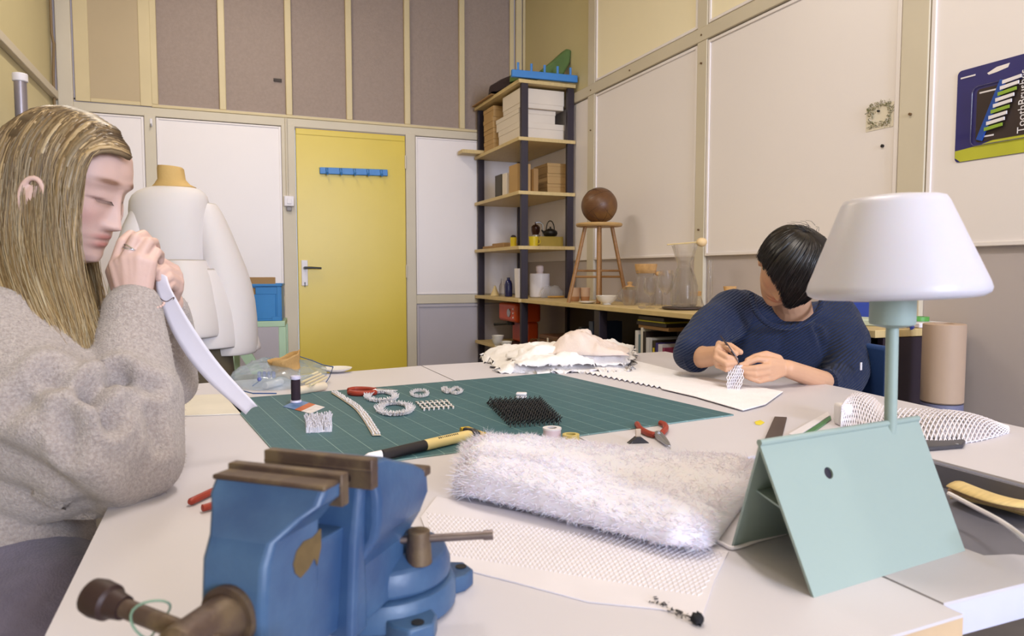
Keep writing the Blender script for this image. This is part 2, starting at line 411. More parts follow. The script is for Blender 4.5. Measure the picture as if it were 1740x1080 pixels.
mb = MB().box((.775, .25, .71), (.781, .945, .722)).box((1.078, .25, .71), (1.084, .945, .745)).box((.781, .939, .71), (1.078, .945, .722))
mb.build('rim', MATS['grey_tray'], tray)
for x, y in ((.80, .9), (1.06, .9), (.80, .3), (1.06, .3)): MB().box((x-.015, y-.015, 0), (x+.015, y+.015, .70)).build('leg', m_grey, tray)
mw = mat('pale_wood_veneer', (214, 186, 128), .5, var=.12, scale=30, stretch=(1, 8, 1))
mw2 = mat('brown_veneer', (176, 140, 104), .5, var=.12, scale=30, stretch=(1, 8, 1))
cs = [PD(1608, 822, 1.02), PD(1665, 832, .98), PD(1740, 868, .90), PD(1800, 900, .85)]
for k in range(4):
    pts = []
    for i, t in enumerate([j/10 for j in range(11)]):
        p = U(1622+150*t, 822+7*k+38*t+(4-2*k)*math.sin(PI*t)*2, .738-.007*k)
        pts.append(p)
    mb = MB()
    def fn(u, v, pts=pts, k=k):
        x = v*10; i = min(int(x), 9); p = pts[i].lerp(pts[i+1], x-i); d = (pts[10]-pts[0]).normalized(); n = Vector((0, 0, 1)).cross(d)
        return p+n*(u-.5)*(.045-.006*k)+Vector((0, 0, .004*math.sin(u*PI)))
    mb.grid(fn, 5, 21)
    tag(mb.build('wood_strip', (mw, mw2)[k == 1], solid=.002), ['pale bent wood strip on top of the others in the grey tray', 'brown wood strip second from the top in the grey tray',
        'pale wood strip third from the top in the grey tray', 'lowest pale wood strip in the grey tray'][k], 'wood strip', 'wood strips in the tray')
tag(MB().tube(spl([PD(1612, 838, .98), PD(1650, 858, .93), PD(1700, 885, .84), PD(1745, 918, .76), PD(1800, 960, .7)], 6), .0032, 8).build('white_cable', m_wplas),
    'thin white cable crossing the grey tray beside the lamp', 'cable')

# ================================================================ cutting mat
def mat_green():
    m = mat('green_cutting_mat', (54, 94, 104), .55, var=.05, scale=4)
    nt = m.node_tree; N = nt.nodes; L = nt.links; b = N['Principled BSDF']; src = b.inputs['Base Color'].links[0].from_socket
    co = N.new('ShaderNodeTexCoord'); sp = N.new('ShaderNodeSeparateXYZ'); L.new(co.outputs['Object'], sp.inputs[0])
    def mth(op, a, v=None):
        n = N.new('ShaderNodeMath'); n.operation = op; L.new(a, n.inputs[0])
        if v is not None:
            if hasattr(v, 'links'): L.new(v, n.inputs[1])
            else: n.inputs[1].default_value = v
        return n.outputs[0]
    tot = None
    for ax, w, st in ((0, .05, .022), (1, .05, .012), (0, .01, .03), (1, .01, .02)):
        f = mth('FRACT', mth('DIVIDE', mth('ADD', sp.outputs[ax], 5.0), w)); g = mth('LESS_THAN', f, st); g = mth('MULTIPLY', g, .55 if w > .02 and ax == 0 else (.3 if w > .02 else .13))
        tot = g if tot is None else mth('ADD', tot, g)
    mx = N.new('ShaderNodeMixRGB'); L.new(tot, mx.inputs[0]); L.new(src, mx.inputs[1]); mx.inputs[2].default_value = (*lin((170, 200, 195)), 1)
    L.new(mx.outputs[0], b.inputs['Base Color']); return m
m_mat = mat_green()
ang = math.atan2(.114, .893)
M = TR((.09, 1.12, ZT), ang)
cm = MB().box((0, 0, 0), (.935, .735, .003), M)
cmo = cm.build('cutting_mat', m_mat, origin=(.09, 1.12, ZT), bevel=.001)
# align object axes with the mat so that the printed grid follows it
for v in cmo.data.vertices: v.co = Matrix.Rotation(-ang, 4, 'Z') @ v.co
cmo.rotation_euler = (0, 0, ang)
tag(cmo, 'large green cutting mat with white grid lines lying on the white table', 'cutting mat')

# ================================================================ bench vise
m_blue = mat('worn_blue_paint', (46, 72, 110), .38, var=.12, scale=14, bump=.12, bscale=70, rgb2=(64, 92, 126), mix=(.4, .62))
m_rust = mat('worn_brown_steel', (84, 66, 57), .5, .35, var=.2, scale=30, rgb2=(106, 88, 68), bump=.15, bscale=200)
m_steel = mat('dull_steel', (120, 108, 108), .35, .8, var=.15, scale=40)
bc = CR*-.14+CF*.60
dx = (CR*.946-CF*.324).normalized(); dy = Vector((-dx.y, dx.x, 0))
VM = Matrix(((dx.x, dy.x, 0, bc.x), (dx.y, dy.y, 0, bc.y), (0, 0, 1, ZT), (0, 0, 0, 1)))
v = thing('bench_vise', 'blue bench vise with worn brown jaws, on the near table edge', 'vise', (bc.x, bc.y, ZT))
def loft(secs, M, mb=None, cham=.004):
    """secs: (z, halfwidth, y0, y1) -> chamfered rectangle loft"""
    mb = mb or MB(); vs = []; n = 8
    for z, w_, a, b in secs:
        c = cham
        vs += [(-w_+c, a, z), (w_-c, a, z), (w_, a+c, z), (w_, b-c, z), (w_-c, b, z), (-w_+c, b, z), (-w_, b-c, z), (-w_, a+c, z)]
    fs = [list(range(n))[::-1], [(len(secs)-1)*n+k for k in range(n)]]
    for j in range(len(secs)-1):
        for k in range(n): fs.append((j*n+k, j*n+(k+1) % n, (j+1)*n+(k+1) % n, (j+1)*n+k))
    return mb.add(vs, fs, M)
BO = .055; VB = VM @ Matrix.Translation((0, BO, 0))
mb = MB().lathe([(.066, 0), (.069, .004), (.069, .020), (.066, .026), (.062, .028)], VB, 48)
for a in (-40, 50, 140, 230):
    c = math.radians(a); mb.prism([(math.cos(c+t)*r, math.sin(c+t)*r) for r, t in ((.055, -.42), (.080, -.26), (.092, -.12), (.092, .12), (.080, .26), (.055, .42))], 0, .016, VB)
mb.build('base', m_blue, v, bevel=.002)
for a in (-40, 50, 140, 230):
    c = math.radians(a); p = VB @ Vector((math.cos(c)*.083, math.sin(c)*.083, .0163)); MB().cyl(p, p+Vector((0, 0, .0006)), .0055, n=16).build('bolt_hole', mat('hole_black', (16, 15, 18), .7), v)
mb = MB().lathe([(.060, .0285), (.064, .031), (.064, .042), (.060, .052), (.042, .060)], VB, 48)
loft([(.03, .036, -.06, .045), (.075, .034, -.05, .042), (.098, .046, -.036, .050), (.112, .049, -.036, .058), (.130, .049, -.036, .056), (.142, .047, -.036, .034), (.152, .045, -.036, .006), (.1585, .042, -.036, -.010)], VM, mb)
loft([(.028, .040, -.062, -.036), (.10, .038, -.052, -.034), (.145, .040, -.046, -.034)], VM, mb)
mb.build('fixed_jaw', m_blue, v, bevel=.003, angle=22)
MB().box((-.005, .046, .126), (.0495, .060, .1345), VM).build('anvil', m_rust, v, bevel=.002)
loftM = VM
mb = loft([(.032, .024, -.142, -.082), (.085, .0265, -.148, -.082), (.116, .027, -.145, -.082), (.130, .0275, -.138, -.081), (.143, .039, -.123, -.0805), (.150, .0475, -.114, -.0805), (.160, .048, -.107, -.0805)], VM)
mb.box((-.0260, -.14, .034), (.0260, .06, .112), VM)
mb.build('sliding_jaw', m_blue, v, bevel=.003, angle=22)
def jaw(y0, y1, zt):
    mb = MB().box((-.05, y0, zt-.024), (.05, y1, zt), VM)
    mb.box((-.0501, y0-.0006, zt-.010), (.0501, y1+.0006, zt-.0075), VM)
    o = mb.build('jaw_plate', m_rust, v, bevel=.0012)
    for x in (-.027, .027):
        p = VM @ Vector((x, y0-.0004, zt-.016)); MB().cyl(p, p+dy*-.0008, .0045, n=12).build('jaw_screw', mat('dark_screw', (48, 34, 32), .5, .5), o)
jaw(-.047, -.037, .166); jaw(-.089, -.0795, .166)
MB().box((-.048, -.108, .1585), (.048, -.089, .1625), VM).build('jaw_ledge', m_rust, v, bevel=.0015)
# brown bare patch on the sliding bar
mb = MB()
pts = [(-.116, .108), (-.112, .116), (-.104, .120), (-.093, .119), (-.0825, .122), (-.0825, .108), (-.088, .096), (-.091, .103), (-.098, .098), (-.108, .095), (-.114, .101)]
MB().add([(.0268, p[0], p[1]) for p in pts]+[(.0275, p[0], p[1]) for p in pts], [list(range(11)), [21-i for i in range(11)]]+[(i, 11+i, 11+(i+1) % 11, (i+1) % 11) for i in range(11)], VM).build('bare_patch', mat('bare_olive_brown', (112, 92, 58), .45, .4, var=.2, scale=60), v)
def vp(*a): return VM @ Vector(a)
MB().cyl(vp(0, -.144, .082), vp(0, -.152, .082), .021, n=28).cyl(vp(0, -.15, .082), vp(0, -.195, .082), .0165, .0145, n=28).lathe([(.0145, 0), (.011, .004), (.001, .0055)], a_to(vp(0, -.195, .082), -dy), 28).build('screw_head', m_rust, v)
hb = MB().cyl(vp(-.068, -.178, .0935), vp(.07, -.178, .072), .0062, n=16)
hb.build('handle_bar', m_rust, v)
a = vp(-.062, -.178, .0925); b = vp(-.088, -.178, .0965)
d_ = (b-a).normalized()
MB().lathe([(.0078, -.004), (.0085, 0), (.0095, .006), (.0118, .008), (.0125, .018), (.0115, .024), (.003, .026)], a_to(a, d_), 20).build('handle_knob', mat('dark_brown_knob', (52, 34, 32), .5, .2), v)
a = vp(.066, -.178, .0725)
MB().lathe([(.0078, -.004), (.0095, .004), (.0118, .010), (.0115, .020), (.003, .022)], a_to(a, -d_), 20).build('handle_knob', MATS['dark_brown_knob'], v)
# swivel clamp lever
q = vp(.068, .012, .056)
MB().cyl(vp(.048, .036, .052), vp(.048, .036, .082), .012, .010, n=16).build('clamp_nut', m_rust, v, bevel=.001)
MB().cyl(vp(.032, .030, .073), vp(.108, .058, .077), .0036, n=12).cyl(vp(.102, .0558, .0767), vp(.110, .0588, .0771), .0045, n=12).build('clamp_lever', m_steel, v)
ro = vp(-.036, -.178, .0885)
mb = MB(); pts = [ro+(dx*math.cos(t)*.3+Vector((0, 0, 1))*math.sin(t)+dy*math.cos(t)*.95)*.0115+dx*.004*math.sin(2*t) for t in [2*PI*k/24 for k in range(24)]]
tag(mb.tube(pts, .0008, 6, closed=True).build('wire_ring', mat('green_wire', (120, 150, 130), .4, .4)), 'thin green wire ring looped over the vise handle', 'wire ring')

# ================================================================ desk lamp
m_mint = mat('mint_green_paint', (148, 164, 160), .42, var=.02, scale=3)
m_shade = mat('white_opal_plastic', (200, 196, 208), .35, var=.01, sub=.3)
Dn = U(1383, 1015); Cn = U(1640, 935); Lf = U(1242, 930); Rf = Lf+(Cn-Dn)
hz = .887
RL = U(1290, 752, hz); RR = RL+(Cn-Dn)*1.06
lp = thing('desk_lamp', 'mint green desk lamp with folded sheet base and white conical shade', 'lamp', ((Dn+Rf)/2).to_tuple())
def plate(p, t, n):
    """thin plate from 4 corners"""
    n = Vector(n).normalized()*t; q = [x+n for x in p]
    return list(p)+q, [(3, 2, 1, 0), (4, 5, 6, 7), (0, 1, 5, 4), (1, 2, 6, 5), (2, 3, 7, 6), (3, 0, 4, 7)]
nn = (Cn-Dn).cross(RL-Dn).normalized()
# front plate with a round hole
hp = None
d0 = ray(1408, 803); tt = (Dn-Vector((0, 0, EYE))).dot(nn)/d0.dot(nn); hc = Vector((0, 0, EYE))+d0*tt
eu = (Cn-Dn).normalized(); ev = nn.cross(eu)
NR = 96
ring = [hc+(eu*math.cos(2*PI*k/NR)+ev*math.sin(2*PI*k/NR))*.0062 for k in range(NR)]
def plate_hole(quad, ring, nrm, t):
    # quad corners counter-clockwise starting lower-left; ring starts at angle 0
    out = []
    for k in range(NR):
        a = 2*PI*k/NR; d = eu*math.cos(a)+ev*math.sin(a); best = 9
        for i in range(4):
            p, q = quad[i], quad[(i+1) % 4]; e = q-p; w_ = p-hc
            den = d.cross(e).dot(nn)
            if abs(den) < 1e-9: continue
            s_ = w_.cross(e).dot(nn)/den; u_ = w_.cross(d).dot(nn)/den
            if s_ > 0 and -1e-6 <= u_ <= 1+1e-6: best = min(best, s_)
        out.append(hc+d*best)
    # snap nearest samples to the corners
    for c in quad:
        ca_ = (c-hc).normalized(); j = max(range(NR), key=lambda k: (out[k]-hc).normalized().dot(ca_)); out[j] = c.copy()
    V = ring+out; V2 = [p-nrm*t for p in V]; n = NR
    fs = [(k, n+k, n+(k+1) % n, (k+1) % n) for k in range(n)]
    fs += [(2*n+k, 2*n+(k+1) % n, 3*n+(k+1) % n, 3*n+k) for k in range(n)]
    fs += [(k, (k+1) % n, 2*n+(k+1) % n, 2*n+k) for k in range(n)]
    fs += [(n+k, 3*n+k, 3*n+(k+1) % n, n+(k+1) % n) for k in range(n)]
    return V+V2, fs
vs, fs = plate_hole([Dn, Cn, RR, RL], ring, nn, .003)
MB().add(vs, fs).build('front_plate', m_mint, lp)
vs, fs = plate([Lf, Rf, RR, RL], .003, (RL-Lf).cross(Rf-Lf)*-1)
MB().add(vs, fs).tube([RL, RR], .0035, 10).build('rear_plate', m_mint, lp)
a0 = Dn.lerp(RL, .50)-nn*.004; a1 = Cn.lerp(RR, .50)-nn*.004; b0 = Lf.lerp(RL, .56); b1 = Rf.lerp(RR, .56)
ins = (a1-a0).normalized()*.012
vs, fs = plate([a0+ins, a1-ins, b1-ins, b0+ins], .002, (0, 0, 1))
MB().add([p-nn*.0 for p in vs], fs).build('cross_plate', m_mint, lp)
mb = MB(); mb.cyl(hc-nn*.006, hc-nn*.0022, .0075, n=20)
mb.build('switch', mat('black_switch', (40, 36, 50), .35), lp)
pb = RL.lerp(RR, .805); D_ = (pb-Vector((0, 0, EYE))).dot(CF)
ptop = Vector((pb.x, pb.y, EYE-(520-464)/FP*D_))
lean = CR*-.002
MB().cyl(pb-Vector((0, 0, .012)), ptop+lean, .0068, n=20).build('pole', m_mint, lp)
zb = EYE-(553-464)/FP*D_
SMx = TR((pb.x+lean.x, pb.y+lean.y, 0))
MB().lathe([(.004, zb-.004), (.015, zb-.002), (.0235, zb+.001), (.0243, zb+.004), (.0243, zb+.045), (.01, zb+.047)], SMx, 32).build('socket', m_mint, lp)
z0 = EYE-(499-464)/FP*D_; z1 = EYE+(464-337)/FP*D_
SM2 = Matrix.Translation((pb.x, pb.y, z0)) @ Matrix.Rotation(math.radians(2.6), 4, Vector((CF.x, CF.y, 0))*-1)
h_ = z1-z0
MB().lathe([(.02, .001), (.075, -.004), (.086, -.004), (.0925, 0), (.094, .005), (.092, .012), (.0555, h_-.008), (.052, h_-.002), (.046, h_), (.02, h_+.003), (.0001, h_+.004)], SM2 @ TR((.0, 0, 0)), 64).build('lamp_shade', m_shade, lp, angle=60)
MB().tube(spl([U(1335, 905, .753), U(1290, 917, .753), U(1248, 930, .753), U(1225, 922, .753), U(1180, 900, .753)], 6), .0022, 8).build('power_cable', m_wplas, lp)
# ================================================================ shelf unit and long counter
m_post = mat('dark_aubergine_metal', (50, 42, 52), .45, .2, var=.08)
m_wood = mat('pale_plywood', (205, 180, 128), .5, var=.07, scale=14, stretch=(6, 1, 1))
m_kraft = mat('kraft_cardboard', (186, 150, 100), .75, var=.06, scale=6)
m_kraftd = mat('brown_cardboard', (160, 124, 80), .75, var=.06, scale=6)
m_whbox = mat('white_card', (226, 214, 202), .6, var=.02)
SX0, SX1, SY0, SY1 = 1.868, 2.262, 4.475, 5.385
sh = thing('shelf_unit', 'tall dark metal shelf unit with pale wood shelves in the back corner', 'shelf unit', (2.06, 4.93, 0))
for x, y, zt in ((SX0, SY0, 2.345), (SX1-.05, SY0, 2.325), (SX0, SY1-.03, 2.345), (SX1-.05, SY1-.03, 2.345)):
    MB().box((x, y, 0), (x+.05, y+.03, zt)).build('post', m_post, sh, bevel=.003)
for z in (2.352, 1.972, 1.612, 1.242, .522):
    MB().box((SX0-.022, SY0-.005 if z > 1 else SY0+.0, z-.024), (SX1+.01, SY1, z)).build('shelf', m_wood, sh, bevel=.002)
MB().box((SX0-.022, SY0+.0, .857), (SX1+.01, SY1, .881)).build('shelf', m_wood, sh, bevel=.002)
MB().box((SX0+.05, SY1-.02, 2.2), (SX1-.05, SY1-.01, 2.23)).build('rear_brace', m_post, sh)
ct = thing('counter', 'long pale wood counter on dark legs along the right wall', 'counter', (2.08, 3.1, 0))
CX0 = 1.872
MB().box((CX0-.005, 1.62, .857), (XR-.03, 4.472, .881)).build('worktop', m_wood, ct, bevel=.002)
MB().box((CX0+.03, 1.9, .497), (XR-.03, 4.472, .521)).build('lower_shelf', m_wood, ct, bevel=.002)
m_dkb = mat('dark_brown_board', (44, 32, 38), .6, var=.1)
MB().box((XR-.06, 1.9, .53), (XR-.035, 4.46, .855)).build('back_board', m_dkb, ct)
for y in (3.42, 2.55, 1.92):
    MB().box((CX0, y-.03, 0), (CX0+.05, y+.03, .856)).build('leg', m_post, ct, bevel=.003)
    MB().box((XR-.1, y-.03, 0), (XR-.065, y+.03, .856)).build('leg', m_post, ct, bevel=.003)

def pbox(name, label, cat, xl, xr, yt, zb, Yf, dep, m, group=None, bev=.002, xleft=None, lid=0, lidm=None):
    """box whose front face spans pixel columns xl..xr on the plane y=Yf; top at pixel row yt, base at height zb"""
    a = PY(xl, yt, Yf); b = PY(xr, yt, Yf); zt = (a.z+b.z)/2
    o = MB().box((a.x, Yf, zb), (b.x, Yf+dep, zt)).build(name, m, bevel=bev)
    tag(o, label, cat, group)
    return o, (a.x, b.x, zt)
def lidded(name, label, cat, x0, x1, y0, y1, z0, z1, m, group=None, lid=.03):
    t = thing(name, label, cat, ((x0+x1)/2, (y0+y1)/2, z0), group=group)
    MB().box((x0+.003, y0+.003, z0), (x1-.003, y1-.003, z1-.002)).build('body', m, t, bevel=.002)
    MB().box((x0, y0, z1-lid), (x1, y1, z1)).build('lid', m, t, bevel=.002)
    return t
# top: hook rail with bag
hr = hook_rail('hook_rail', Vector((1.80, 4.50, 2.385)), Vector((2.275, 4.475, 2.385)), .03, 'blue five-hook rail lying on top of the tall shelf unit', up=True)
m_bag = mat('dark_bag_cloth', (50, 36, 40), .8, var=.2, scale=12); m_green = mat('green_cloth', (88, 112, 62), .8, var=.15, scale=10)
def crumple(fn, nu, nv, amp, freq, seed=0, wrap=False, mi=0, mb=None, caps=False):
    mb = mb or MB()
    def f2(u, v):
        p = Vector(fn(u, v)); return p+noise.noise_vector(p*freq+Vector((seed*3.1, seed, 7)))*amp
    return mb.grid(f2, nu, nv, wrap, mi=mi, caps=caps)
def dome(cx, cy, z0, rx, ry, h, rz=0, pw=.6):
    c, s = math.cos(rz), math.sin(rz)
    def f(u, v):
        a = 2*PI*u; r = math.sin(v*PI/2); zz = math.cos(v*PI/2)**pw
        x = rx*r*math.cos(a); y = ry*r*math.sin(a)
        return (cx+x*c-y*s, cy+x*s+y*c, z0+h*zz)
    return f
bg = MB(); crumple(dome(2.0, 4.98, 2.372, .17, .24, .11), 28, 10, .02, 9, 1, True, mb=bg)
tag(bg.build('cloth_bag', m_bag), 'crumpled dark brown bag on top of the shelf unit', 'bag')
# upright green sail-shaped cloth
g = [PY(902, 131, 4.75), PY(925, 112, 4.75), PY(945, 94, 4.75), PY(953, 97, 4.75), PY(950, 118, 4.75), PY(940, 138, 4.75), PY(915, 138, 4.75)]
gb = MB().prism([(p.x, p.z) for p in g], -.03, .05, Matrix(((1, 0, 0, 0), (0, 0, -1, 4.62), (0, 1, 0, 0), (0, 0, 0, 1))))
crumple(dome(1.97, 4.68, 2.39, .10, .10, .07), 20, 8, .015, 12, 3, True, mb=gb)
tag(gb.build('green_cloth', m_green, bevel=.015, segs=3), 'green stiff cloth standing up behind the blue rail on the shelf top', 'cloth')
tag(MB().box((1.825, 4.95, 2.354), (1.99, 5.38, 2.362)).build('cardboard_sheet', m_kraftd, bevel=.002), 'brown cardboard sheet sticking out on top of the shelf unit', 'cardboard')
# small plank resting between wall and shelf
a = PY(783, 252, 5.30); b = PY(820, 262, 5.30)
tag(MB().box((a.x, 5.26, 1.976), (b.x+.03, 5.37, 2.004)).build('wood_plank', m_wood, bevel=.002), 'short pale plank poking out left of the shelf unit', 'plank')
# first level
cb = 1.974
for k in range(4):
    z0 = cb+k*.0815
    lidded('cardboard_box', ['lowest of the four brown cardboard boxes stacked on the upper shelf', 'second from bottom of the four stacked brown cardboard boxes',
           'third from bottom of the four stacked brown cardboard boxes', 'topmost of the four brown cardboard boxes on the upper shelf'][k], 'box', 1.872-.004*(k == 2), 2.10, 5.03, 5.24+.01*(k == 3), z0, z0+.0795, m_kraft, 'brown boxes on the upper shelf', .03)
X0 = PY(884, 160, 4.53).x
wl = 'white boxes on the upper shelf'
lidded('white_box', 'wide white cardboard box at the bottom of the white stack', 'box', X0, X0+.345, 4.55, 4.95, cb, cb+.115, m_whbox, wl, .04)
lidded('white_box', 'middle white cardboard box in the upper shelf stack', 'box', X0-.0, X0+.28, 4.56, 5.0, cb+.117, cb+.205, m_whbox, wl, .03)
lidded('white_box', 'topmost white lidded box under the shelf unit top', 'box', X0, X0+.33, 4.53, 4.86, cb+.207, cb+.338, m_whbox, wl, .10)
# second level
cb = 1.614
tag(MB().box((1.885, 4.90, cb), (2.0, 5.03, cb+.165)).build('dark_box', mat('dark_olive_card', (72, 64, 52), .6), bevel=.002), 'dark grey box at the left of the second shelf', 'box')
tag(MB().box((1.885, 4.80, cb), (2.0, 4.88, cb+.16)).build('white_carton', m_whbox, bevel=.002), 'slim white carton between the dark box and the cardboard', 'box')
tag(MB().box((1.89, 4.60, cb), (1.99, 4.76, cb+.20)).build('cardboard_carton', m_kraft, bevel=.002), 'tall brown carton behind the shelf post on the second shelf', 'box')
tag(MB().box((1.995, 4.56, cb), (2.03, 4.70, cb+.165)).build('cardboard_carton', m_kraftd, bevel=.002), 'narrow brown carton left of the three stacked boxes', 'box')
for k in range(3):
    a = PY(930, 300, 4.60)
    lidded('cardboard_box', ['bottom box of the three brown boxes on the second shelf', 'middle box of the three brown boxes on the second shelf', 'top box of the three brown boxes on the second shelf'][k],
           'box', a.x, a.x+.17, 4.60, 4.84, cb+k*.0725, cb+k*.0725+.071, m_kraft, 'brown boxes on the second shelf', .022)
# third level
cb = 1.244
tag(MB().box((1.88, 5.02, cb), (2.0, 5.3, cb+.02)).box((1.885, 4.86, cb), (2.0, 5.1, cb+.035)).build('cardboard_packet', m_kraftd, bevel=.006), 'flat brown packet lying on the third shelf', 'packet')
m_pot = mat('yellow_plastic', (216, 190, 40), .4)
def pot(x, y, z, r, h, label, name='yellow_pot'):
    t = thing(name, label, 'pot', (x, y, z))
    MB().lathe([(r*.85, 0), (r, h), (r*.92, h), (r*.8, .01), (.0001, .01)], TR((x, y, z)), 20).build('cup', m_pot, t)
    return t
t = pot(1.90, 4.70, cb, .024, .065, 'small yellow pot with dark contents, left of the shelf post')
MB().ell((1.90, 4.70, cb+.062), (.022, .022, .02)).build('contents', m_dkb, t)
t = pot(1.995, 4.56, cb, .034, .066, 'yellow mug beside the black teapot')
MB().tube([Vector((2.025+.02*math.sin(a), 4.56, cb+.033+.02*math.cos(a))) for a in [PI*k/8 for k in range(9)]], .004, 8).build('handle', m_pot, t)
# metal grinder
gx, gy = PY(910, 380, 4.83).x, 4.83
t = thing('coffee_grinder', 'shiny metal hand grinder standing behind the yellow mug', 'grinder', (gx, gy, cb))
MB().lathe([(.03, 0), (.032, .01), (.026, .03), (.026, .10), (.033, .12), (.033, .15), (.02, .165), (.006, .17), (.006, .185)], TR((gx, gy, cb)), 24).build('body', mat('dark_brown_gloss', (70, 42, 34), .2, .3), t)
MB().tube([(gx, gy, cb+.183), (gx+.03, gy-.01, cb+.186), (gx+.05, gy-.02, cb+.17), (gx+.052, gy-.02, cb+.06)], .006, 10).build('crank', m_metal, t)
MB().lathe([(.027, .04), (.030, .045), (.030, .09), (.027, .095)], TR((gx+.004, gy-.004, cb)), 24).build('band', m_metal, t)
a = PY(914, 400, 4.58); b = PY(957, 400, 4.58)
tag(MB().box((a.x+.01, 4.58, cb), (b.x, 4.75, cb+.07)).build('olive_box', mat('olive_card', (176, 152, 70), .6), bevel=.002), 'olive yellow box carrying the black teapot', 'box')
tx = PY(936, 390, 4.66).x; ty = 4.67; tz = cb+.071
t = thing('teapot', 'small black cast iron teapot with a looped handle', 'teapot', (tx, ty, tz))
MB().lathe([(.025, 0), (.045, .008), (.053, .025), (.050, .04), (.034, .052), (.02, .055), (.02, .058), (.006, .062), (.007, .072), (.0001, .076)], TR((tx, ty, tz)), 28).tube([(tx-.048, ty, tz+.03), (tx-.062, ty, tz+.042), (tx-.068, ty, tz+.05)], [.009, .007, .005], 8).build('body', m_blackp, t)
MB().tube([(tx+.032*math.cos(a), ty, tz+.05+.066*math.sin(a)) for a in [PI*k/14 for k in range(15)]], .004, 8).build('handle', m_blackp, t)
# fourth level
cb = .883
def lat(name, label, cat, x, y, z, prof, m, n=24, group=None, angle=35):
    return tag(MB().lathe(prof, TR((x, y, z)), n).build(name, m, angle=angle, origin=(x, y, z)), label, cat, group)
def sx(px, Y): return PY(px, 490, Y).x
m_clear = mat('clear_glass', (245, 245, 245), .03, trans=1, ior=1.3, var=0, spec=1.0, alpha=.4)
m_cork = mat('cork', (198, 156, 104), .8, var=.12, scale=60)
lat('wooden_cone', 'little pale wooden cone at the left end of the fourth shelf', 'cone', sx(841, 5.1), 5.1, cb, [(.035, 0), (.032, .01), (.006, .075), (.0001, .078)], mat('pale_cone', (214, 190, 140), .5))
lat('glass_bottle', 'small clear glass bottle beside the blue one', 'bottle', sx(853, 4.98), 4.98, cb, [(.022, 0), (.024, .03), (.022, .08), (.009, .10), (.009, .13)], m_clear)
t = thing('blue_bottle', 'dark blue bottle with domed top on the fourth shelf', 'bottle', (sx(864, 4.92), 4.92, cb))
MB().lathe([(.028, 0), (.030, .01), (.030, .09), (.022, .115), (.012, .125), (.012, .14), (.0001, .142)], TR((sx(864, 4.92), 4.92, cb)), 24).build('body', mat('navy_gloss', (30, 34, 92), .2, coat=.5), t)
x = sx(878, 4.7)
t = thing('tall_white_container', 'slim tall white container just left of the shelf post', 'container', (x+.012, 4.68, cb))
MB().lathe([(.03, 0), (.036, .2), (.034, .206), (.0001, .206)], TR((x+.012, 4.68, cb)), 24).build('body', m_wplas, t)
x = sx(917, 4.7)
t = thing('white_canister', 'round white canister with a knobbed lid on the fourth shelf', 'canister', (x, 4.7, cb))
MB().lathe([(.068, 0), (.072, .005), (.072, .165), (.068, .17), (.0001, .17)], TR((x, 4.7, cb)), 36).build('body', m_wplas, t)
MB().lathe([(.028, .17), (.022, .178), (.028, .19), (.028, .22), (.02, .228), (.0001, .23)], TR((x, 4.7, cb)), 24).build('knob', mat('pale_pink_knob', (222, 202, 200), .5), t)
m_film = mat('clear_plastic_film', (236, 236, 242), .18, trans=.75, ior=1.1, var=.02, bump=.4, bscale=40)
o = MB(); crumple(dome(sx(938, 4.56), 4.565, cb, .085, .05, .085), 26, 9, .012, 30, 5, True, mb=o)
tag(o.build('plastic_wrap', m_film), 'crumpled clear plastic wrap on the fourth shelf', 'plastic wrap')
tag(MB().tube([Vector((sx(945, 4.49)+.06*math.cos(a), 4.485+.02*math.sin(a)+.005, cb+.009)) for a in [2*PI*k/16 for k in range(16)]], .006, 8, closed=True).build('wooden_ring', mat('honey_wood', (196, 148, 70), .4)), 'honey coloured wooden ring at the front of the fourth shelf', 'ring')
# lower level: orange machine, bowls
cb = .524
m_or = mat('orange_enamel', (190, 72, 30), .35, var=.06)
t = thing('espresso_machine', 'small orange espresso machine on the low shelf', 'coffee machine', (1.99, 4.86, cb))
MB().box((1.90, 4.66, cb+.18), (2.10, 5.0, cb+.315)).box((2.0, 4.70, cb+.02), (2.10, 4.98, cb+.18)).build('housing', m_or, t, bevel=.02, segs=3)
MB().box((1.90, 4.68, cb), (2.10, 4.99, cb+.02)).build('drip_tray', m_blackp, t, bevel=.003)
MB().cyl((1.8995, 4.78, cb+.245), (1.893, 4.78, cb+.245), .03, n=24).build('dial', m_metal, t)
mb = MB()
for k in range(3): mb.cyl((1.8995, 4.70, cb+.215+.03*k), (1.894, 4.70, cb+.215+.03*k), .006, n=10)
mb.build('buttons', m_wplas, t)
MB().cyl((1.95, 4.88, cb+.15), (1.95, 4.88, cb+.181), .03, n=20).tube([(1.94, 4.88, cb+.16), (1.90, 4.92, cb+.155), (1.86, 4.98, cb+.15)], [.008, .009, .011], 10).build('portafilter', m_blackp, t)
m_cer = mat('white_ceramic', (226, 220, 214), .3)
def bowl(x, y, z, r, h, label, name='bowl', group=None, foot=.5):
    return lat(name, label, 'bowl', x, y, z, [(r*foot, 0), (r*foot*.9, h*.1), (r*.8, h*.5), (r, h), (r*.95, h), (r*.74, h*.52), (r*.3, h*.2), (.0001, h*.18)], m_cer, 28, group)
for px, yy, l in ((845, 4.85, 'white bowl stack beside the orange machine'), (860, 4.62, 'white bowl in front of the orange machine')):
    X = PY(px, 570, yy).x; bowl(X, yy-.0, cb, .042, .055, l)
X = PY(846, 570, 4.85).x; bowl(X, 4.85, cb+.02, .045, .058, 'upper white bowl nested in the low shelf stack')
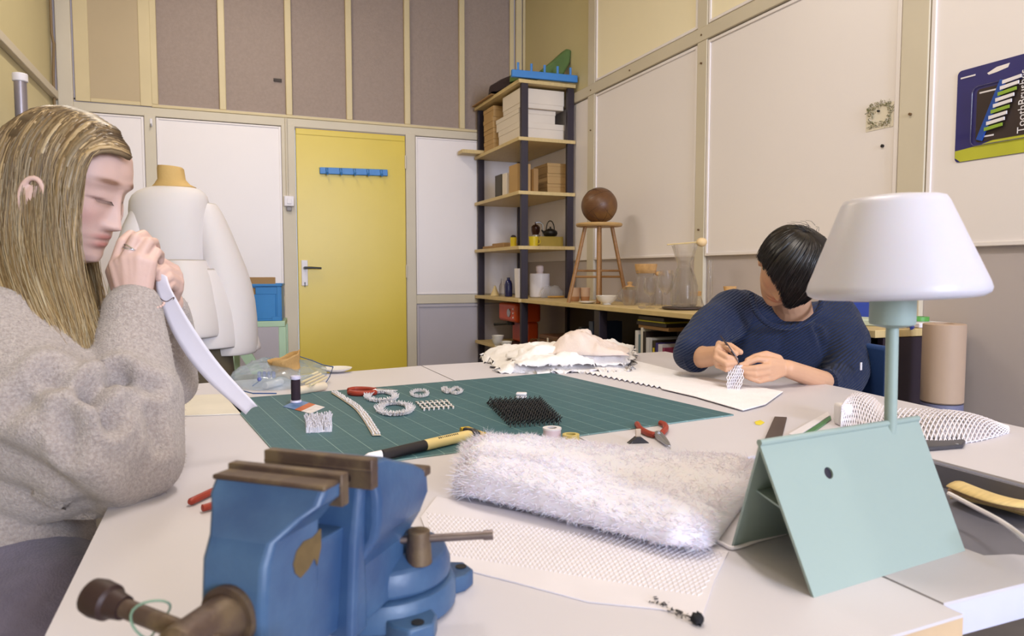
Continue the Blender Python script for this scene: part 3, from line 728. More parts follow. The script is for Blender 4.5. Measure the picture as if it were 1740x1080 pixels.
# books and chest left of the first counter leg
m_wd = mat('dark_chest_wood', (92, 58, 40), .4, var=.15, scale=20)
def bx(px, yy, X=1.9): return PX(px, yy, X).y
y0 = bx(940, 570); y1 = bx(907, 570)
cb = .523
t = thing('wooden_chest', 'small dark wooden chest with a pale latch under the counter', 'chest', (1.99, (y0+y1)/2, cb))
MB().box((1.93, y0, cb), (2.12, y1-.02, cb+.10)).build('body', m_wd, t, bevel=.003)
MB().box((1.93, y0, cb+.102), (2.12, y1-.02, cb+.13)).build('lid', m_wd, t, bevel=.004)
MB().box((1.926, (y0+y1)/2-.02, cb+.08), (1.9295, (y0+y1)/2, cb+.115)).build('latch', m_whbox, t)
lat('glass_jar', 'small glass jar left of the wooden chest', 'jar', 1.93, y1+.06, cb, [(.03, 0), (.033, .01), (.033, .08), (.028, .09)], m_clear)
def book(y0, t_, h, x0, dep, m, label, cover=None, group='books under the counter', z=None):
    z = cb if z is None else z
    tt = thing('book', label, 'book', (x0, y0, z), group=group)
    MB().box((x0, y0, z), (x0+dep, y0+.002, z+h)).box((x0, y0+t_-.002, z), (x0+dep, y0+t_, z+h)).box((x0, y0+.002, z), (x0+.003, y0+t_-.002, z+h)).build('cover', m, tt)
    MB().box((x0+.0031, y0+.0021, z+.003), (x0+dep-.004, y0+t_-.0021, z+h-.004)).build('pages', mat('book_pages', (226, 218, 200), .8), tt)
    return tt
bk = lambda n, c: mat('book_'+n, c, .5, var=.08, scale=10)
y = bx(1002, 570)
specs1 = [(.05, .26, bk('navy', (40, 52, 80)), 'tall navy book, nearest to the counter leg'), (.05, .20, bk('white', (214, 212, 216)), 'white book with a picture on its spine, beside the navy one'),
          (.045, .21, bk('greyblue', (100, 118, 136)), 'grey-blue book left of the white book'), (.03, .22, bk('dark', (52, 52, 60)), 'thin dark book in the left group'), (.05, .19, bk('pale', (180, 186, 192)), 'pale grey book at the left end of the row')]
for t_, h, m_, l in specs1:
    book(y, t_-.002, h, 1.92, .19, m_, l); y += t_
# box and flat books in the middle bay
yb = bx(1060, 590)
t = thing('storage_box', 'blue and white box in the middle bay under the counter', 'box', (1.99, yb+.1, cb))
MB().box((1.91, yb+.02, cb), (2.1, yb+.19, cb+.13)).build('body', bk('blue', (54, 84, 140)), t, bevel=.003)
MB().box((1.906, yb+.05, cb+.03), (1.9095, yb+.17, cb+.11)).build('label_card', m_whbox, t)
for k, (c, l) in enumerate((((70, 44, 44), 'dark red flat book in the middle bay'), ((196, 192, 196), 'grey white flat book lying on the dark red one'))):
    tag(MB().box((1.90, yb-.16+.01*k, cb+.03*k), (2.1, yb+.02, cb+.028+.03*k)).build('flat_book', bk('flat%d' % k, c), bevel=.002), l, 'book')
# the main book row
y = bx(1079, 590)
cols = [((214, 210, 214), .27, .03, 'white tall book first at the left of the main row'), ((96, 120, 136), .25, .022, 'teal grey book second in the main row'), ((222, 214, 206), .29, .02, 'tallest cream book in the main row'),
        ((44, 34, 38), .27, .028, 'black book right of the tall cream book'), ((206, 204, 212), .24, .03, 'white book right of the black one'), ((190, 190, 200), .24, .024, 'light grey book mid row'),
        ((52, 44, 34), .23, .03, 'dark book with yellow lettering on the spine'), ((60, 50, 120), .22, .022, 'purple book near the arm of the seated person'), ((206, 202, 214), .215, .035, 'broad white book near the sleeve'),
        ((150, 60, 96), .2, .02, 'pink-red book at the right end of the row')]
for i, (c, h, t_, l) in enumerate(cols):
    y -= t_; tt = book(y+.001, t_-.0015, h*.92, 1.90, .18, bk('r%d' % i, c), l)
    if i == 6:
        mb = MB()
        for k in range(4): mb.box((1.8985, y+.008, cb+.05+.035*k), (1.8998, y+t_-.008, cb+.072+.035*k))
        mb.build('spine_lettering', m_pot, tt)
tag(MB().box((1.905, y-.02, cb+.262), (2.10, y+.24, cb+.280)).build('wood_board', mat('board_brown', (150, 112, 72), .6), bevel=.002), 'brown board lying on the books under the counter', 'board')
for k, (c, hh, l) in enumerate((((52, 42, 44), .016, 'dark flat book directly on the brown board'), ((190, 180, 50), .007, 'thin yellow flat book in the pile on the board'), ((58, 48, 50), .018, 'dark flat book on top of the pile'))):
    tag(MB().box((1.90, y-.01+.01*k, cb+.281+[0, .017, .025][k]), (2.1, y+.25-.01*k, cb+.281+[0, .017, .025][k]+hh)).build('flat_book', bk('p%d' % k, c), bevel=.001), l, 'book')

# ---- on the counter
ZC2 = .882
m_stool = mat('stool_wood', (150, 108, 66), .45, var=.12, scale=20, stretch=(1, 1, 6))
sc = CF*4.25+CR*((1017-870)/FP*4.25)
t = thing('wooden_stool', 'small round wooden stool standing on the counter', 'stool', (sc.x, sc.y, ZC2))
zs = 1.352
MB().lathe([(.11, -.022), (.132, -.02), (.138, -.010), (.136, -.002), (.128, 0), (.0001, 0)], TR((sc.x, sc.y, zs)), 40).build('seat', mat('stool_seat', (184, 146, 92), .45, var=.1, scale=16), t)
feet = [(-.185, -.02), (-.02, -.155), (.175, .03), (.03, .165)]
fts = []
for a, b in feet:
    f = sc+CR*a+CF*b; f.x = min(max(f.x, 1.89), 2.24); f.z = ZC2; h = sc+CR*a*.45+CF*b*.45; h.z = zs-.02; fts.append((f, h))
    MB().cyl(f, h, .012, .0115, n=14).build('leg', m_stool, t)
for k in range(4):
    for tt2 in ((.34, .42)[k % 2],):
        a = fts[k][0].lerp(fts[k][1], tt2); b = fts[(k+1) % 4][0].lerp(fts[(k+1) % 4][1], tt2)
        MB().cyl(a, b, .007, n=10).build('rung', m_stool, t)
def m_ball():
    m = mat('brown_leather', (98, 64, 38), .42, var=.25, scale=7, bump=.2, bscale=60, rgb2=(120, 84, 44)); return m
R = .107; bc2 = Vector((sc.x, sc.y, zs+R-.003))
t = thing('leather_ball', 'old brown leather ball resting on the wooden stool', 'ball', (bc2.x, bc2.y, zs))
MB().ell(bc2, (R, R, R*.97), nu=48, nv=28).build('ball', m_ball(), t)
mb = MB()
for ax in (Vector((1, .3, .2)), Vector((.2, 1, -.3)), Vector((-.3, .5, 1)), Vector((.8, -.7, .6))):
    ax.normalize(); u_ = ax.orthogonal().normalized(); v_ = ax.cross(u_)
    for off in (-.035, .035):
        rr = math.sqrt((R+.0002)**2-off**2); mb.tube([bc2+ax*off+(u_*math.cos(2*PI*k/40)+v_*math.sin(2*PI*k/40)*.985)*rr*.99 for k in range(40)], .0011, 5, closed=True)
mb.build('seams', mat('dark_seam', (58, 36, 24), .7), t)
# bowls, cups
def onc(px, D): p = CF*D+CR*((px-870)/FP*D); return p.x, p.y
def onx(px, X): D = X/(math.sin(TH)+math.cos(TH)*(px-870)/FP); return onc(px, D)
x, y = onc(1031, 3.98); bowl(min(x, 2.2), y, ZC2, .062, .05, 'white footed bowl in front of the stool', 'footed_bowl', foot=.4)
x, y = onc(998, 4.12); lat('white_saucer', 'flat white saucer under the stool', 'saucer', x, y, ZC2, [(.03, 0), (.05, .008), (.052, .012), (.03, .006), (.0001, .005)], m_cer)
m_tan = mat('tan_clay', (196, 160, 130), .6)
for px, D, l in ((977, 4.42, 'tan and white clay cup behind the left stool leg'), (994, 4.42, 'tan clay cup right of its twin beneath the stool')):
    x, y = onc(px, D); t = thing('clay_cup', l, 'cup', (x, y, ZC2), group='clay cups')
    MB().lathe([(.026, 0), (.030, .03), (.0301, .0301)], TR((x, y, ZC2)), 20).build('base', mat('clay_brown', (170, 120, 80), .7), t)
    MB().lathe([(.0302, .03), (.032, .085), (.029, .085), (.027, .03)], TR((x, y, ZC2)), 20).build('wall', m_tan, t)
def glass(name, label, px, D, prof, n=36, m=None):
    x, y = onc(px, D)
    return x, y, prof
def gl(prof, th=.0018):
    """closed glass wall from an outer profile"""
    out = list(prof); inn = [(max(r-th, .0001), z+(th if i == 0 else 0)) for i, (r, z) in enumerate(prof)][::-1]
    return out+inn+([(.0001, inn[-1][1])])
# carafe
x, y = onx(1162, 2.06)
t = thing('glass_carafe', 'large glass carafe with a flared neck on the dark plate', 'carafe', (x, y, ZC2+.014))
MB().lathe(gl([(.055, 0), (.064, .012), (.066, .10), (.052, .15), (.034, .19), (.036, .21), (.064, .30)]), TR((x, y, ZC2+.014)), 48).build('body', m_clear, t)
MB().lathe([(.036, .018), (.036, .20), (.033, .20), (.033, .02)], TR((x, y, ZC2+.0)), 28).build('inner_tube', m_clear, t)
lat('round_tray', 'dark round plate under the glass carafe', 'plate', x-.01, y, ZC2, [(.085, 0), (.095, .006), (.096, .012), (.09, .009), (.0001, .008)], mat('dark_slate', (74, 62, 60), .5), 40)
zsp = ZC2+.3165
t = thing('wooden_dipper', 'wooden spoon with a round head lying across the carafe neck', 'spoon', (x, y, zsp))
a = Vector((x, y, zsp))-CR*.085+Vector((0, 0, -.004)); b = Vector((x, y, zsp+.008))+CR*.062
MB().cyl(a, b, .0035, n=10).build('handle', m_wood, t)
MB().ell(b+CR*.02, (.026, .026, .022)).build('head', mat('pale_wood_head', (226, 196, 150), .5), t)
# corked big jar
x, y = onx(1097, 2.12)
t = thing('corked_jar', 'big glass jar closed with a wide cork lid', 'jar', (x, y, ZC2))
MB().lathe(gl([(.045, 0), (.055, .012), (.058, .10), (.046, .15), (.058, .19)]), TR((x, y, ZC2)), 40).build('body', m_clear, t)
MB().lathe([(.052, .175), (.060, .215), (.060, .225), (.0001, .226)], TR((x, y, ZC2)), 32).build('cork_lid', m_cork, t)
t = thing('cork_stopper', 'cork ball stopper of the narrow bottle beside the corked jar', 'bottle', (*onx(1119, 2.17), ZC2))
x, y = onx(1119, 2.17)
MB().lathe(gl([(.022, 0), (.024, .10), (.012, .14), (.011, .162)]), TR((x, y, ZC2)), 24).build('bottle', m_clear, t)
MB().ell((x, y, ZC2+.172), (.021, .016, .013)).build('cork', m_cork, t)
# glass teapot
x, y = onx(1070, 2.06)
t = thing('glass_teapot', 'low glass pot with a cork knob, leftmost of the glassware', 'teapot', (x, y, ZC2))
MB().lathe(gl([(.032, 0), (.044, .02), (.052, .06), (.050, .085), (.03, .10)]), TR((x, y, ZC2)), 32).build('body', m_clear, t)
MB().lathe([(.03, .1005), (.012, .108), (.012, .115), (.016, .125), (.0001, .13)], TR((x, y, ZC2)), 20).build('cork_knob', m_cork, t)
MB().tube([Vector((x, y, ZC2+.055))-CR*(.05+.02*math.sin(a_))+Vector((0, 0, .025*math.cos(a_))) for a_ in [PI*k/8 for k in range(9)]], .004, 8).build('handle', m_clear, t)
def wine(px, D, label, s=1.0):
    x, y = onx(px, D); t = thing('wine_glass', label, 'wine glass', (x, y, ZC2))
    MB().lathe([(.034*s, 0), (.03*s, .003), (.005, .008), (.004, .03), (.004, .065*s), (.014*s, .075*s), (.034*s, .10*s), (.039*s, .13*s), (.033*s, .18*s), (.0315*s, .18*s), (.037*s, .13*s), (.032*s, .102*s), (.012*s, .079*s), (.0001, .078*s)], TR((x, y, ZC2)), 36).build('glass', m_clear, t)
    return t
wine(1131, 2.0, 'tall clear wine glass just left of the carafe', 1.05)
wine(1104, 1.96, 'shorter clear wine glass in front of the corked jar', .85)
x, y = onx(1091, 1.90)
lat('glass_stopper', 'tiny fallen glass stopper at the front edge of the counter', 'stopper', x, y, ZC2, [(.008, 0), (.018, .006), (.02, .014), (.012, .024), (.0001, .028)], m_clear)
x, y = onx(1206, 2.18)
lat('glass_tube', 'thin tall glass cylinder right of the carafe', 'glass tube', min(x, 2.2), y, ZC2, gl([(.013, 0), (.013, .24)]), m_clear)
x, y = onx(1187, 2.19)
t = thing('small_flask', 'small glass flask with a cork, between the carafe and the seated person', 'flask', (x, y, ZC2))
MB().lathe(gl([(.02, 0), (.028, .012), (.02, .04), (.010, .055), (.010, .07)]), TR((x, y, ZC2)), 24).build('body', m_clear, t)
MB().lathe([(.012, .062), (.014, .085), (.0001, .086)], TR((x, y, ZC2)), 16).build('cork', m_cork, t)
x, y = onx(1240, 2.15)
t = thing('corked_flask', 'glass jar with a cork just behind the shoulder of the seated person', 'jar', (min(x, 2.2), y, ZC2))
MB().lathe(gl([(.03, 0), (.033, .06), (.022, .085), (.022, .10)]), TR((min(x, 2.2), y, ZC2)), 24).build('body', m_clear, t)
MB().lathe([(.026, .095), (.03, .115), (.0001, .116)], TR((min(x, 2.2), y, ZC2)), 20).build('cork', m_cork, t)
# ================================================================ fabrics and small things on the tables
ZM = ZT+.0032
m_fur = mat('white_fibre', (222, 216, 228), .6, var=.01, sub=.4, sheen=.5)
m_white = mat('white_polymer', (222, 215, 222), .5, var=.02)
m_cloth = mat('white_lace_cloth', (238, 232, 232), .75, var=.03, scale=30, bump=.5, bscale=320)
m_cloth2 = mat('cream_gauze', (222, 204, 196), .75, var=.06, scale=16, bump=.4, bscale=260)
m_red = mat('red_rubber', (150, 52, 36), .45, var=.06)
m_blk = mat('black_rubber', (34, 30, 34), .5)

# ---- fluffy white fibre bundle
F0, F1 = U(768, 852), U(1190, 962); B0, B1 = U(792, 792), U(1300, 812)
def fur_pt(u, v):
    """u around the section, v along the length"""
    F = F0.lerp(F1, v); Bk = B0.lerp(B1, v); e = min(v, 1-v)
    rnd_ = min(1, (e/.10))**.5 if e < .10 else 1
    mid = (F+Bk)/2; half = (Bk-F)/2; a = 2*PI*u
    ca, sa = math.cos(a), math.sin(a)
    pw = .62; x = -math.copysign(abs(ca)**pw, ca); zz = math.copysign(abs(sa)**pw, sa)
    hgt = (.0265+.004*math.sin(v*5+.6))*(.55+.45*rnd_)
    p = mid+half*x*(.80+.2*rnd_)+Vector((0, 0, hgt+.0015+hgt*zz))
    p += noise.noise_vector(p*16)*.003*max(0, zz+.4)+noise.noise_vector(p*60)*.002
    p.z = max(p.z, ZT+.0025)
    return p
fb = thing('fibre_bundle', 'big fluffy bundle of white fibres lying in front of the cutting mat', 'fibre bundle', ((F0+F1+B0+B1)/4).to_tuple())
MB().grid(fur_pt, 56, 60, True, caps=True).build('core', m_fur, fb, angle=180)
mb = MB(); r_ = random.Random(3)
for i in range(15000):
    u = r_.random(); v = r_.random()
    if i % 4 == 0: u = r_.uniform(.18, .40); 
    if i % 11 == 0: v = r_.choice([r_.uniform(0, .05), r_.uniform(.95, 1)])
    p = fur_pt(u, v); e = 1e-3
    if p.z < ZT+.006 : continue
    n = (fur_pt(u+e, v)-p).cross(fur_pt(u, min(v+e, 1) if v < .99 else v-e)-p)
    if v >= .99: n = -n
    if n.length < 1e-12: continue
    n.normalize()
    if n.dot(p-(F0+F1+B0+B1)/4) < 0: n = -n
    # bristles mostly lie along the length, fraying outward
    d = (n*r_.uniform(.1, .5)+(F1-F0).normalized()*r_.choice((-1, 1))*.7+Vector((r_.gauss(0, .35), r_.gauss(0, .35), r_.gauss(0, .25)))).normalized()
    L = r_.uniform(.005, .011) if .1 < v < .95 else r_.uniform(.008, .02)
    q = p+d*L; q.z = max(q.z, ZT+.001)
    s_ = d.orthogonal().normalized()*.00042; t_ = d.cross(s_)
    k = len(mb.v); mb.v += [p+s_, p-s_*.5+t_*.87, p-s_*.5-t_*.87, q]; mb.f += [[k, k+1, k+3], [k+1, k+2, k+3], [k+2, k, k+3]]; mb.mi += [0]*3
mb.build('loose_fibres', m_fur, fb)['kind'] = 'stuff'

def netting(surf, nu, nv, r, mb=None, du=1, jag=0, seed=0):
    """diamond net over surf(u, v) drawn as crossing round cords"""
    mb = mb or MB(); rr = random.Random(seed)
    for s_ in (1, -1):
        for k in range(-nv, nu+nv+1):
            pts = []
            for j in range(nv+1):
                i = k+s_*j*.5*2/2
                u = i/nu; v = j/nv
                if 0 <= u <= 1: pts.append(surf(u, v))
                elif pts: break
            if len(pts) >= 2: mb.tube(pts, r, 4)
    return mb
# ---- white netting sheet under the bundle
Q = [U(738, 868), U(738, 945), U(1185, 1040), U(1240, 945)]
def quad(Q, lift=0.0):
    def f(u, v): p = (Q[0]*(1-u)+Q[3]*u)*(1-v)+(Q[1]*(1-u)+Q[2]*u)*v; return p+Vector((0, 0, lift))
    return f
nt_ = thing('netting_sheet', 'thin white netting sheet lying flat under the fluffy bundle', 'netting', U(960, 950).to_tuple())
poly = [U(715, 880), U(742, 845), U(1238, 938), U(1215, 985), U(1192, 1052), U(1120, 1036), U(1000, 1024), U(880, 992), U(745, 958)]
MB().prism([(p.x, p.y) for p in poly], ZT+.0004, ZT+.0016).build('backing', mat('translucent_film', (222, 215, 222), .5), nt_)
q0 = quad([U(725, 872), U(735, 940), U(1190, 1015), U(1232, 940)], .0012)
netting(q0, 56, 15, .0010).build('net', m_white, nt_)
mb = MB(); r_ = random.Random(9)
c0 = U(1185, 1060)
mb.grid(lambda u, v: c0+Vector((0, 0, .005))+Vector((math.sin(PI*v)*math.cos(2*PI*u), math.sin(PI*v)*math.sin(2*PI*u), math.cos(PI*v)*.9))*.0058*(1+.5*noise.noise(Vector((math.cos(6*u)*3, v*5, 2)))), 16, 9, True)
tag(mb.build('black_fluff', mat('black_fluff', (22, 20, 26), .8)), 'small black lump of fluff on the table in front of the netting', 'fluff')
mb = MB()
for i in range(46):
    t = r_.random()**.8; p = U(1108+70*t+r_.gauss(0, 4), 1022+34*t+r_.gauss(0, 3)); a = r_.random()*6; s_ = r_.uniform(.0005, .0013)
    mb.tube([p+Vector((-math.cos(a)*s_*1.5, -math.sin(a)*s_*1.5, .0028)), p+Vector((math.cos(a)*s_*1.5, math.sin(a)*s_*1.5, .003))], s_*.5, 4)
tag(mb.build('black_crumbs', MATS['black_fluff']), 'trail of black crumbs leading to the black lump', 'crumbs', kind='stuff')

# ---- white fabric pile at the far end of the table
def sheet(name, label, Q, hf, nu, nv, m, amp=.01, fq=20, seed=0, th=.0012, cat='fabric', group=None, rag=.0):
    def f(u, v):
        p = quad(Q)(u, v); e = min(u, 1-u, v, 1-v); k = min(1, e/.12)
        h = hf(u, v)*math.sin(min(1, e/.25)*PI/2)
        nz = noise.noise(p*fq+Vector((seed, 0, 0)))
        p = p+Vector((noise.noise(p*18+Vector((seed, 5, 0))), noise.noise(p*18+Vector((9, seed, 0))), 0))*.018+(noise.noise_vector(p*90)*rag if e < .02 else Vector((0, 0, 0)))
        p.z = max(p.z+.002+h*(1+.35*nz)+amp*k*abs(noise.noise(p*fq*1.7+Vector((0, seed, 3)))), p.z+.002); return p
    o = MB().grid(f, nu, nv).build(name, m, solid=th, angle=180); return tag(o, label, cat, group)
sheet('fabric_sheet', 'wide ragged white lace fabric, lowest of the pile at the far table end',
      [U(815, 604), U(850, 634), U(1075, 634), U(1078, 596)], lambda u, v: .022+.018*math.sin(u*9+v*4)**2+.02*(1-v), 90, 40, m_cloth, .010, 22, 1, rag=.03)
sheet('fabric_sheet', 'folded white gauze in the middle of the fabric pile, under the cream fold',
      [U(860, 600, .785), U(880, 622, .775), U(1072, 620, .77), U(1076, 588, .785)], lambda u, v: .02+.022*math.sin(v*7+u*3)**2, 70, 36, m_cloth, .015, 22, 5, rag=.01)
sheet('fabric_sheet', 'cream pink gauze fold humped on top of the fabric pile',
      [U(925, 588, .80), U(925, 602, .80), U(1068, 606, .80), U(1072, 592, .80)], lambda u, v: .052*math.exp(-((u-.42)/.25)**2)+.01, 60, 26, m_cloth2, .010, 30, 8)
# flat sheet running from the pile to the seated person, its rim zigzag over the mat
edge = [(960, 634)]
k = 0
for i in range(34):
    t = i/33; x = 975+150*t; y = 630.5+31*t; edge.append((x, y+(1.6 if i % 2 else -1.6)))
edge += [(1180, 676), (1262, 700), (1300, 690), (1330, 668), (1262, 655), (1180, 640), (1080, 615), (1000, 610)]
tag(MB().prism([(U(x, y).x, U(x, y).y) for x, y in edge], ZT+.0034, ZT+.0055).build('lace_sheet', mat('white_felt', (244, 240, 246), .7, var=.03, scale=30, bump=.4, bscale=200), bevel=.0005),
    'flat white sheet with a zigzag rim between the mat and the seated person', 'sheet')
tag(MB().prism([(U(x, y).x, U(x, y).y) for x, y in [(300, 708), (410, 704), (412, 690), (396, 670), (300, 674)]], ZT+.0004, ZT+.003).build('reflection_patch', mat('cream_reflection', (218, 210, 198), .7), bevel=.0005),  # thin cream patch stands in for a reflection on the tabletop
    'cream patch painted as a reflection on the table beside the elbows of the seated woman', 'paper')

# ---- things on the mat
def on(px, py, z=ZM): return U(px, py, z)
c = on(503, 684)
card = thing('colour_card', 'small blue, orange and white card under the thread spool', 'card', c.to_tuple())
pc = [(481, 691), (506, 679), (552, 692), (528, 703)]
def lerp2(a, b, t): return (a[0]*(1-t)+b[0]*t, a[1]*(1-t)+b[1]*t)
for nm, t0, t1, col in (('blue_part', 0, .42, (90, 124, 176)), ('orange_part', .42, .66, (190, 96, 56)), ('white_part', .66, 1, (220, 214, 220))):
    q = [lerp2(pc[0], pc[3], t0), lerp2(pc[0], pc[3], t1), lerp2(pc[1], pc[2], t1), lerp2(pc[1], pc[2], t0)]
    MB().prism([(on(*p).x, on(*p).y) for p in q], ZM+.0002, ZM+.0012+.0*t0).build(nm, mat('card_'+nm, col, .4, var=.15, scale=60), card)
sp = thing('thread_spool', 'spool of dark purple thread with pale ends, standing on the colour card', 'thread spool', (c.x, c.y, ZM+.0014))
T_ = TR((c.x, c.y, ZM+.0014))
MB().lathe([(.0125, 0), (.0135, .001), (.0125, .005), (.008, .006), (.008, .054), (.0115, .055), (.0125, .058), (.0115, .063), (.004, .064), (.004, .06)], T_, 28).build('spool', mat('lilac_plastic', (206, 200, 222), .35), sp)
MB().lathe([(.0105, .0062), (.0108, .01), (.0108, .05), (.0105, .0538)], T_, 28).build('thread', mat('purple_thread', (44, 28, 40), .7, bump=.5, bscale=900), sp)
# white fringe patch
a, b, c2, d = on(519, 712), on(562, 708), on(563, 733), on(521, 735)
fr = thing('fringe_patch', 'white patch of standing fringe at the left of the mat', 'fringe', ((a+b+c2+d)/4).to_tuple())
mb = MB(); r_ = random.Random(5)
for i in range(22):
    for j in range(9):
        p = (a.lerp(b, i/21)).lerp(d.lerp(c2, i/21), j/8)+Vector((r_.gauss(0, .0006), r_.gauss(0, .0006), 0))
        mb.tube([p, p+Vector((r_.gauss(0, .0012), r_.gauss(0, .0012)-.001, .012+r_.uniform(-.002, .002)))], [.0017, .0012], 5)
mb.build('fringe', m_white, fr)
MB().tube([d+Vector((0, 0, .002)), c2+Vector((0, 0, .002))], .0016, 6).build('band', m_white, fr)
# spiky textile pieces
m_sil = mat('silvery_white_cord', (224, 218, 222), .4, var=.08, scale=80)
def spiky_path(name, label, pts, w, r, group=None, closed=False, seed=0, n=3, base=True, mm=None, dens=1.0):
    mm = mm or m_sil; rr = random.Random(seed); P = spl(pts+([pts[0]] if closed else []), 10)
    mb = MB(); L = sum((P[i+1]-P[i]).length for i in range(len(P)-1)); N = int(L/.0042*dens)
    def at(t):
        t = max(0, min(.99999, t))*(len(P)-1); i = int(t); p = P[i].lerp(P[i+1], t-i); d = (P[i+1]-P[i]).normalized(); return p, Vector((-d.y, d.x, 0))
    for s_ in range(n):
        ph = s_/n*2; q = []
        for i in range(N*2+1):
            p, nn_ = at(i/(N*2)); o_ = (1 if i % 2 else -1)*w*.5*(.7+.3*math.sin(i*1.3+s_)); q.append(p+nn_*(o_+rr.gauss(0, .0006))+Vector((0, 0, .0025+.004*((i+s_) % 3)/2)))
        mb.tube(q, r, 5)
    for i in range(N):
        p, nn_ = at((i+.5)/N); s_ = 1 if i % 2 else -1
        for q_ in (.3, -.1): mb.tube([p+nn_*s_*w*q_+Vector((0, 0, .002)), p+nn_*s_*w*(q_+.35)+Vector((rr.gauss(0, .0015), rr.gauss(0, .0015), .010))], [r*1.3, r*.6], 5)
    o = mb.build(name, mm); return tag(o, label, 'woven trim', group)
bs = thing('beaded_strip', 'long silvery white beaded strip lying diagonally on the mat', 'trim', on(600, 700).to_tuple())
pts = [on(568, 668), on(590, 682), on(610, 697), on(626, 718), on(640, 741)]
P = spl(pts, 8); mb = MB()
for i in range(len(P)-1): pass
mb.grid(lambda u, v: P[int(v*(len(P)-1))]+Vector((.95, -.2, 0)).normalized()*(u-.5)*.016+Vector((0, 0, .002)), 3, len(P))
mb.build('ribbon', mat('cream_ribbon', (214, 200, 178), .5), bs, solid=.001)
mb = MB(); r_ = random.Random(8)
for i in range(60):
    t = i/59*(len(P)-1)*.9999; p = P[int(t)].lerp(P[int(t)+1], t-int(t))
    for s_ in (-1, 0, 1):
        q = p+Vector((.95, -.2, 0)).normalized()*s_*.0055+Vector((0, 0, .0045))
        mb.ell(q+Vector((r_.gauss(0, .0006), r_.gauss(0, .0006), r_.uniform(0, .002))), (.0019, .0019, .0022), nu=6, nv=4)
mb.build('beads', m_sil, bs)['kind'] = 'stuff'
def ringpts(cx, cy, rx, ry, n=14): return [on(cx+rx*math.cos(2*PI*k/n), cy+ry*math.sin(2*PI*k/n)) for k in range(n)]
spiky_path('woven_ring', 'upper white woven ring beside the red pliers', ringpts(648, 676, 24, 7.5), .015, .0011, 'woven rings', True, 1)
spiky_path('woven_ring', 'lower and larger white woven ring on the mat', ringpts(671, 697, 27, 9.5), .016, .0011, 'woven rings', True, 2)
spiky_path('woven_rosette', 'small white open rosette behind the woven strips', ringpts(713, 671, 14, 5), .006, .0009, 'woven rosettes', True, 3, 2)
spiky_path('woven_rosette', 'small white knotted rosette nearest the far mat edge', [on(752, 665), on(760, 669), on(768, 665), on(776, 662), on(784, 667), on(775, 671), on(765, 668), on(757, 662)], .006, .0009, 'woven rosettes', True, 4, 2)
ws = thing('woven_strips', 'patch of slanting white woven strips on the mat', 'woven strips', on(738, 690).to_tuple())
mb = MB()
for k in range(7):
    a = on(708+8.2*k, 684-.6*k); b = on(722+8.2*k, 698-.6*k)
    mb.tube([a.lerp(b, t/8)+Vector((.0014*(1 if t % 2 else -1), 0, .002+.0012*(t % 2))) for t in range(9)], .0021, 6)
for k in range(2):
    a = on(712+5*k, 687+7*k); b = on(762+5*k, 683+7*k); mb.tube([a+Vector((0, 0, .002)), b+Vector((0, 0, .002))], .0012, 5)
mb.build('strips', m_sil, ws)
# black spiky mesh
m_bm = mat('black_cord', (34, 32, 38), .5)
A, Bq, Cq, Dq = on(826, 686), on(918, 684), on(956, 722), on(866, 727)
bmh = thing('black_mesh', 'black spiky woven mesh in the middle of the mat', 'woven mesh', ((A+Bq+Cq+Dq)/4).to_tuple())
mb = MB()
for k in range(11):
    for s_ in (0, 1):
        q = []
        for j in range(15):
            u = (k+.5+(.5 if (j+s_) % 2 else -.5)*.8)/11; v = j/14
            p = quad([A, Dq, Cq, Bq])(u, v); q.append(p+Vector((0, 0, .002+(.015 if (j+s_) % 2 else .0))))
        mb.tube(q, .00105, 5)
for j in range(8):
    q = [quad([A, Dq, Cq, Bq])(i/22, (j+.5)/8)+Vector((0, 0, .003+.012*(i % 2))) for i in range(23)]
    mb.tube(q, .00105, 5)
r_ = random.Random(4)
for i in range(60):
    p = quad([A, Dq, Cq, Bq])(r_.random(), r_.random()); mb.tube([p+Vector((0, 0, .006)), p+Vector((r_.gauss(0, .003), r_.gauss(0, .003), .015))], [.001, .0005], 4)
mb.build('cords', m_bm, bmh)
c = on(886, 676)
o = thing('white_case', 'tiny white rounded case behind the black mesh', 'case', c.to_tuple())
Mx = TR((c.x, c.y, ZM), -.5)
MB().box((-.013, -.010, 0), (.013, .010, .0065), Mx).build('base', m_wplas, o, bevel=.003, segs=3)
MB().box((-.013, -.010, .0068), (.013, .010, .014), Mx).build('lid', m_wplas, o, bevel=.003, segs=3)
mb = MB()
# ---- pliers
def pliers(name, label, piv, head, h1, h2, m, r=.0055):
    """piv pivot, head jaw tip, h1/h2 grip paths"""
    t = thing(name, label, 'pliers', piv.to_tuple()); d = (head-piv); L = d.length; d.normalize(); n = Vector((-d.y, d.x, 0)); up = Vector((0, 0, .001))
    for s_ in (-1, 1):
        MB().tube([piv-d*.012+n*s_*.006+up*.0, piv+n*s_*.004+up, piv+d*L*.35+n*s_*.0042, piv+d*L*.75+n*s_*.0025, head+n*s_*.001], [.003, .005, .0045, .003, .0012], 8).build('jaw', m_metal, t)
    MB().cyl(piv-Vector((0, 0, .004)), piv+Vector((0, 0, .0068)), .0042, n=14).build('pivot', m_metal, t)
    for h in (h1, h2):
        MB().tube(spl(h, 6), [r*.6]+[r]*(len(spl(h, 6))-2)+[r*.6], 10).build('handle', m, t)
    return t
zz = ZM+.006
pliers('pliers', 'red-handled pliers beside the upper woven ring', on(642, 664, zz), on(676, 663, zz), [on(640, 663, zz), on(622, 661, zz), on(603, 661, zz), on(592, 663, zz)], [on(640, 666, zz), on(622, 668, zz), on(603, 668, zz), on(593, 666, zz)], m_red, .0072)
zz = ZT+.0065
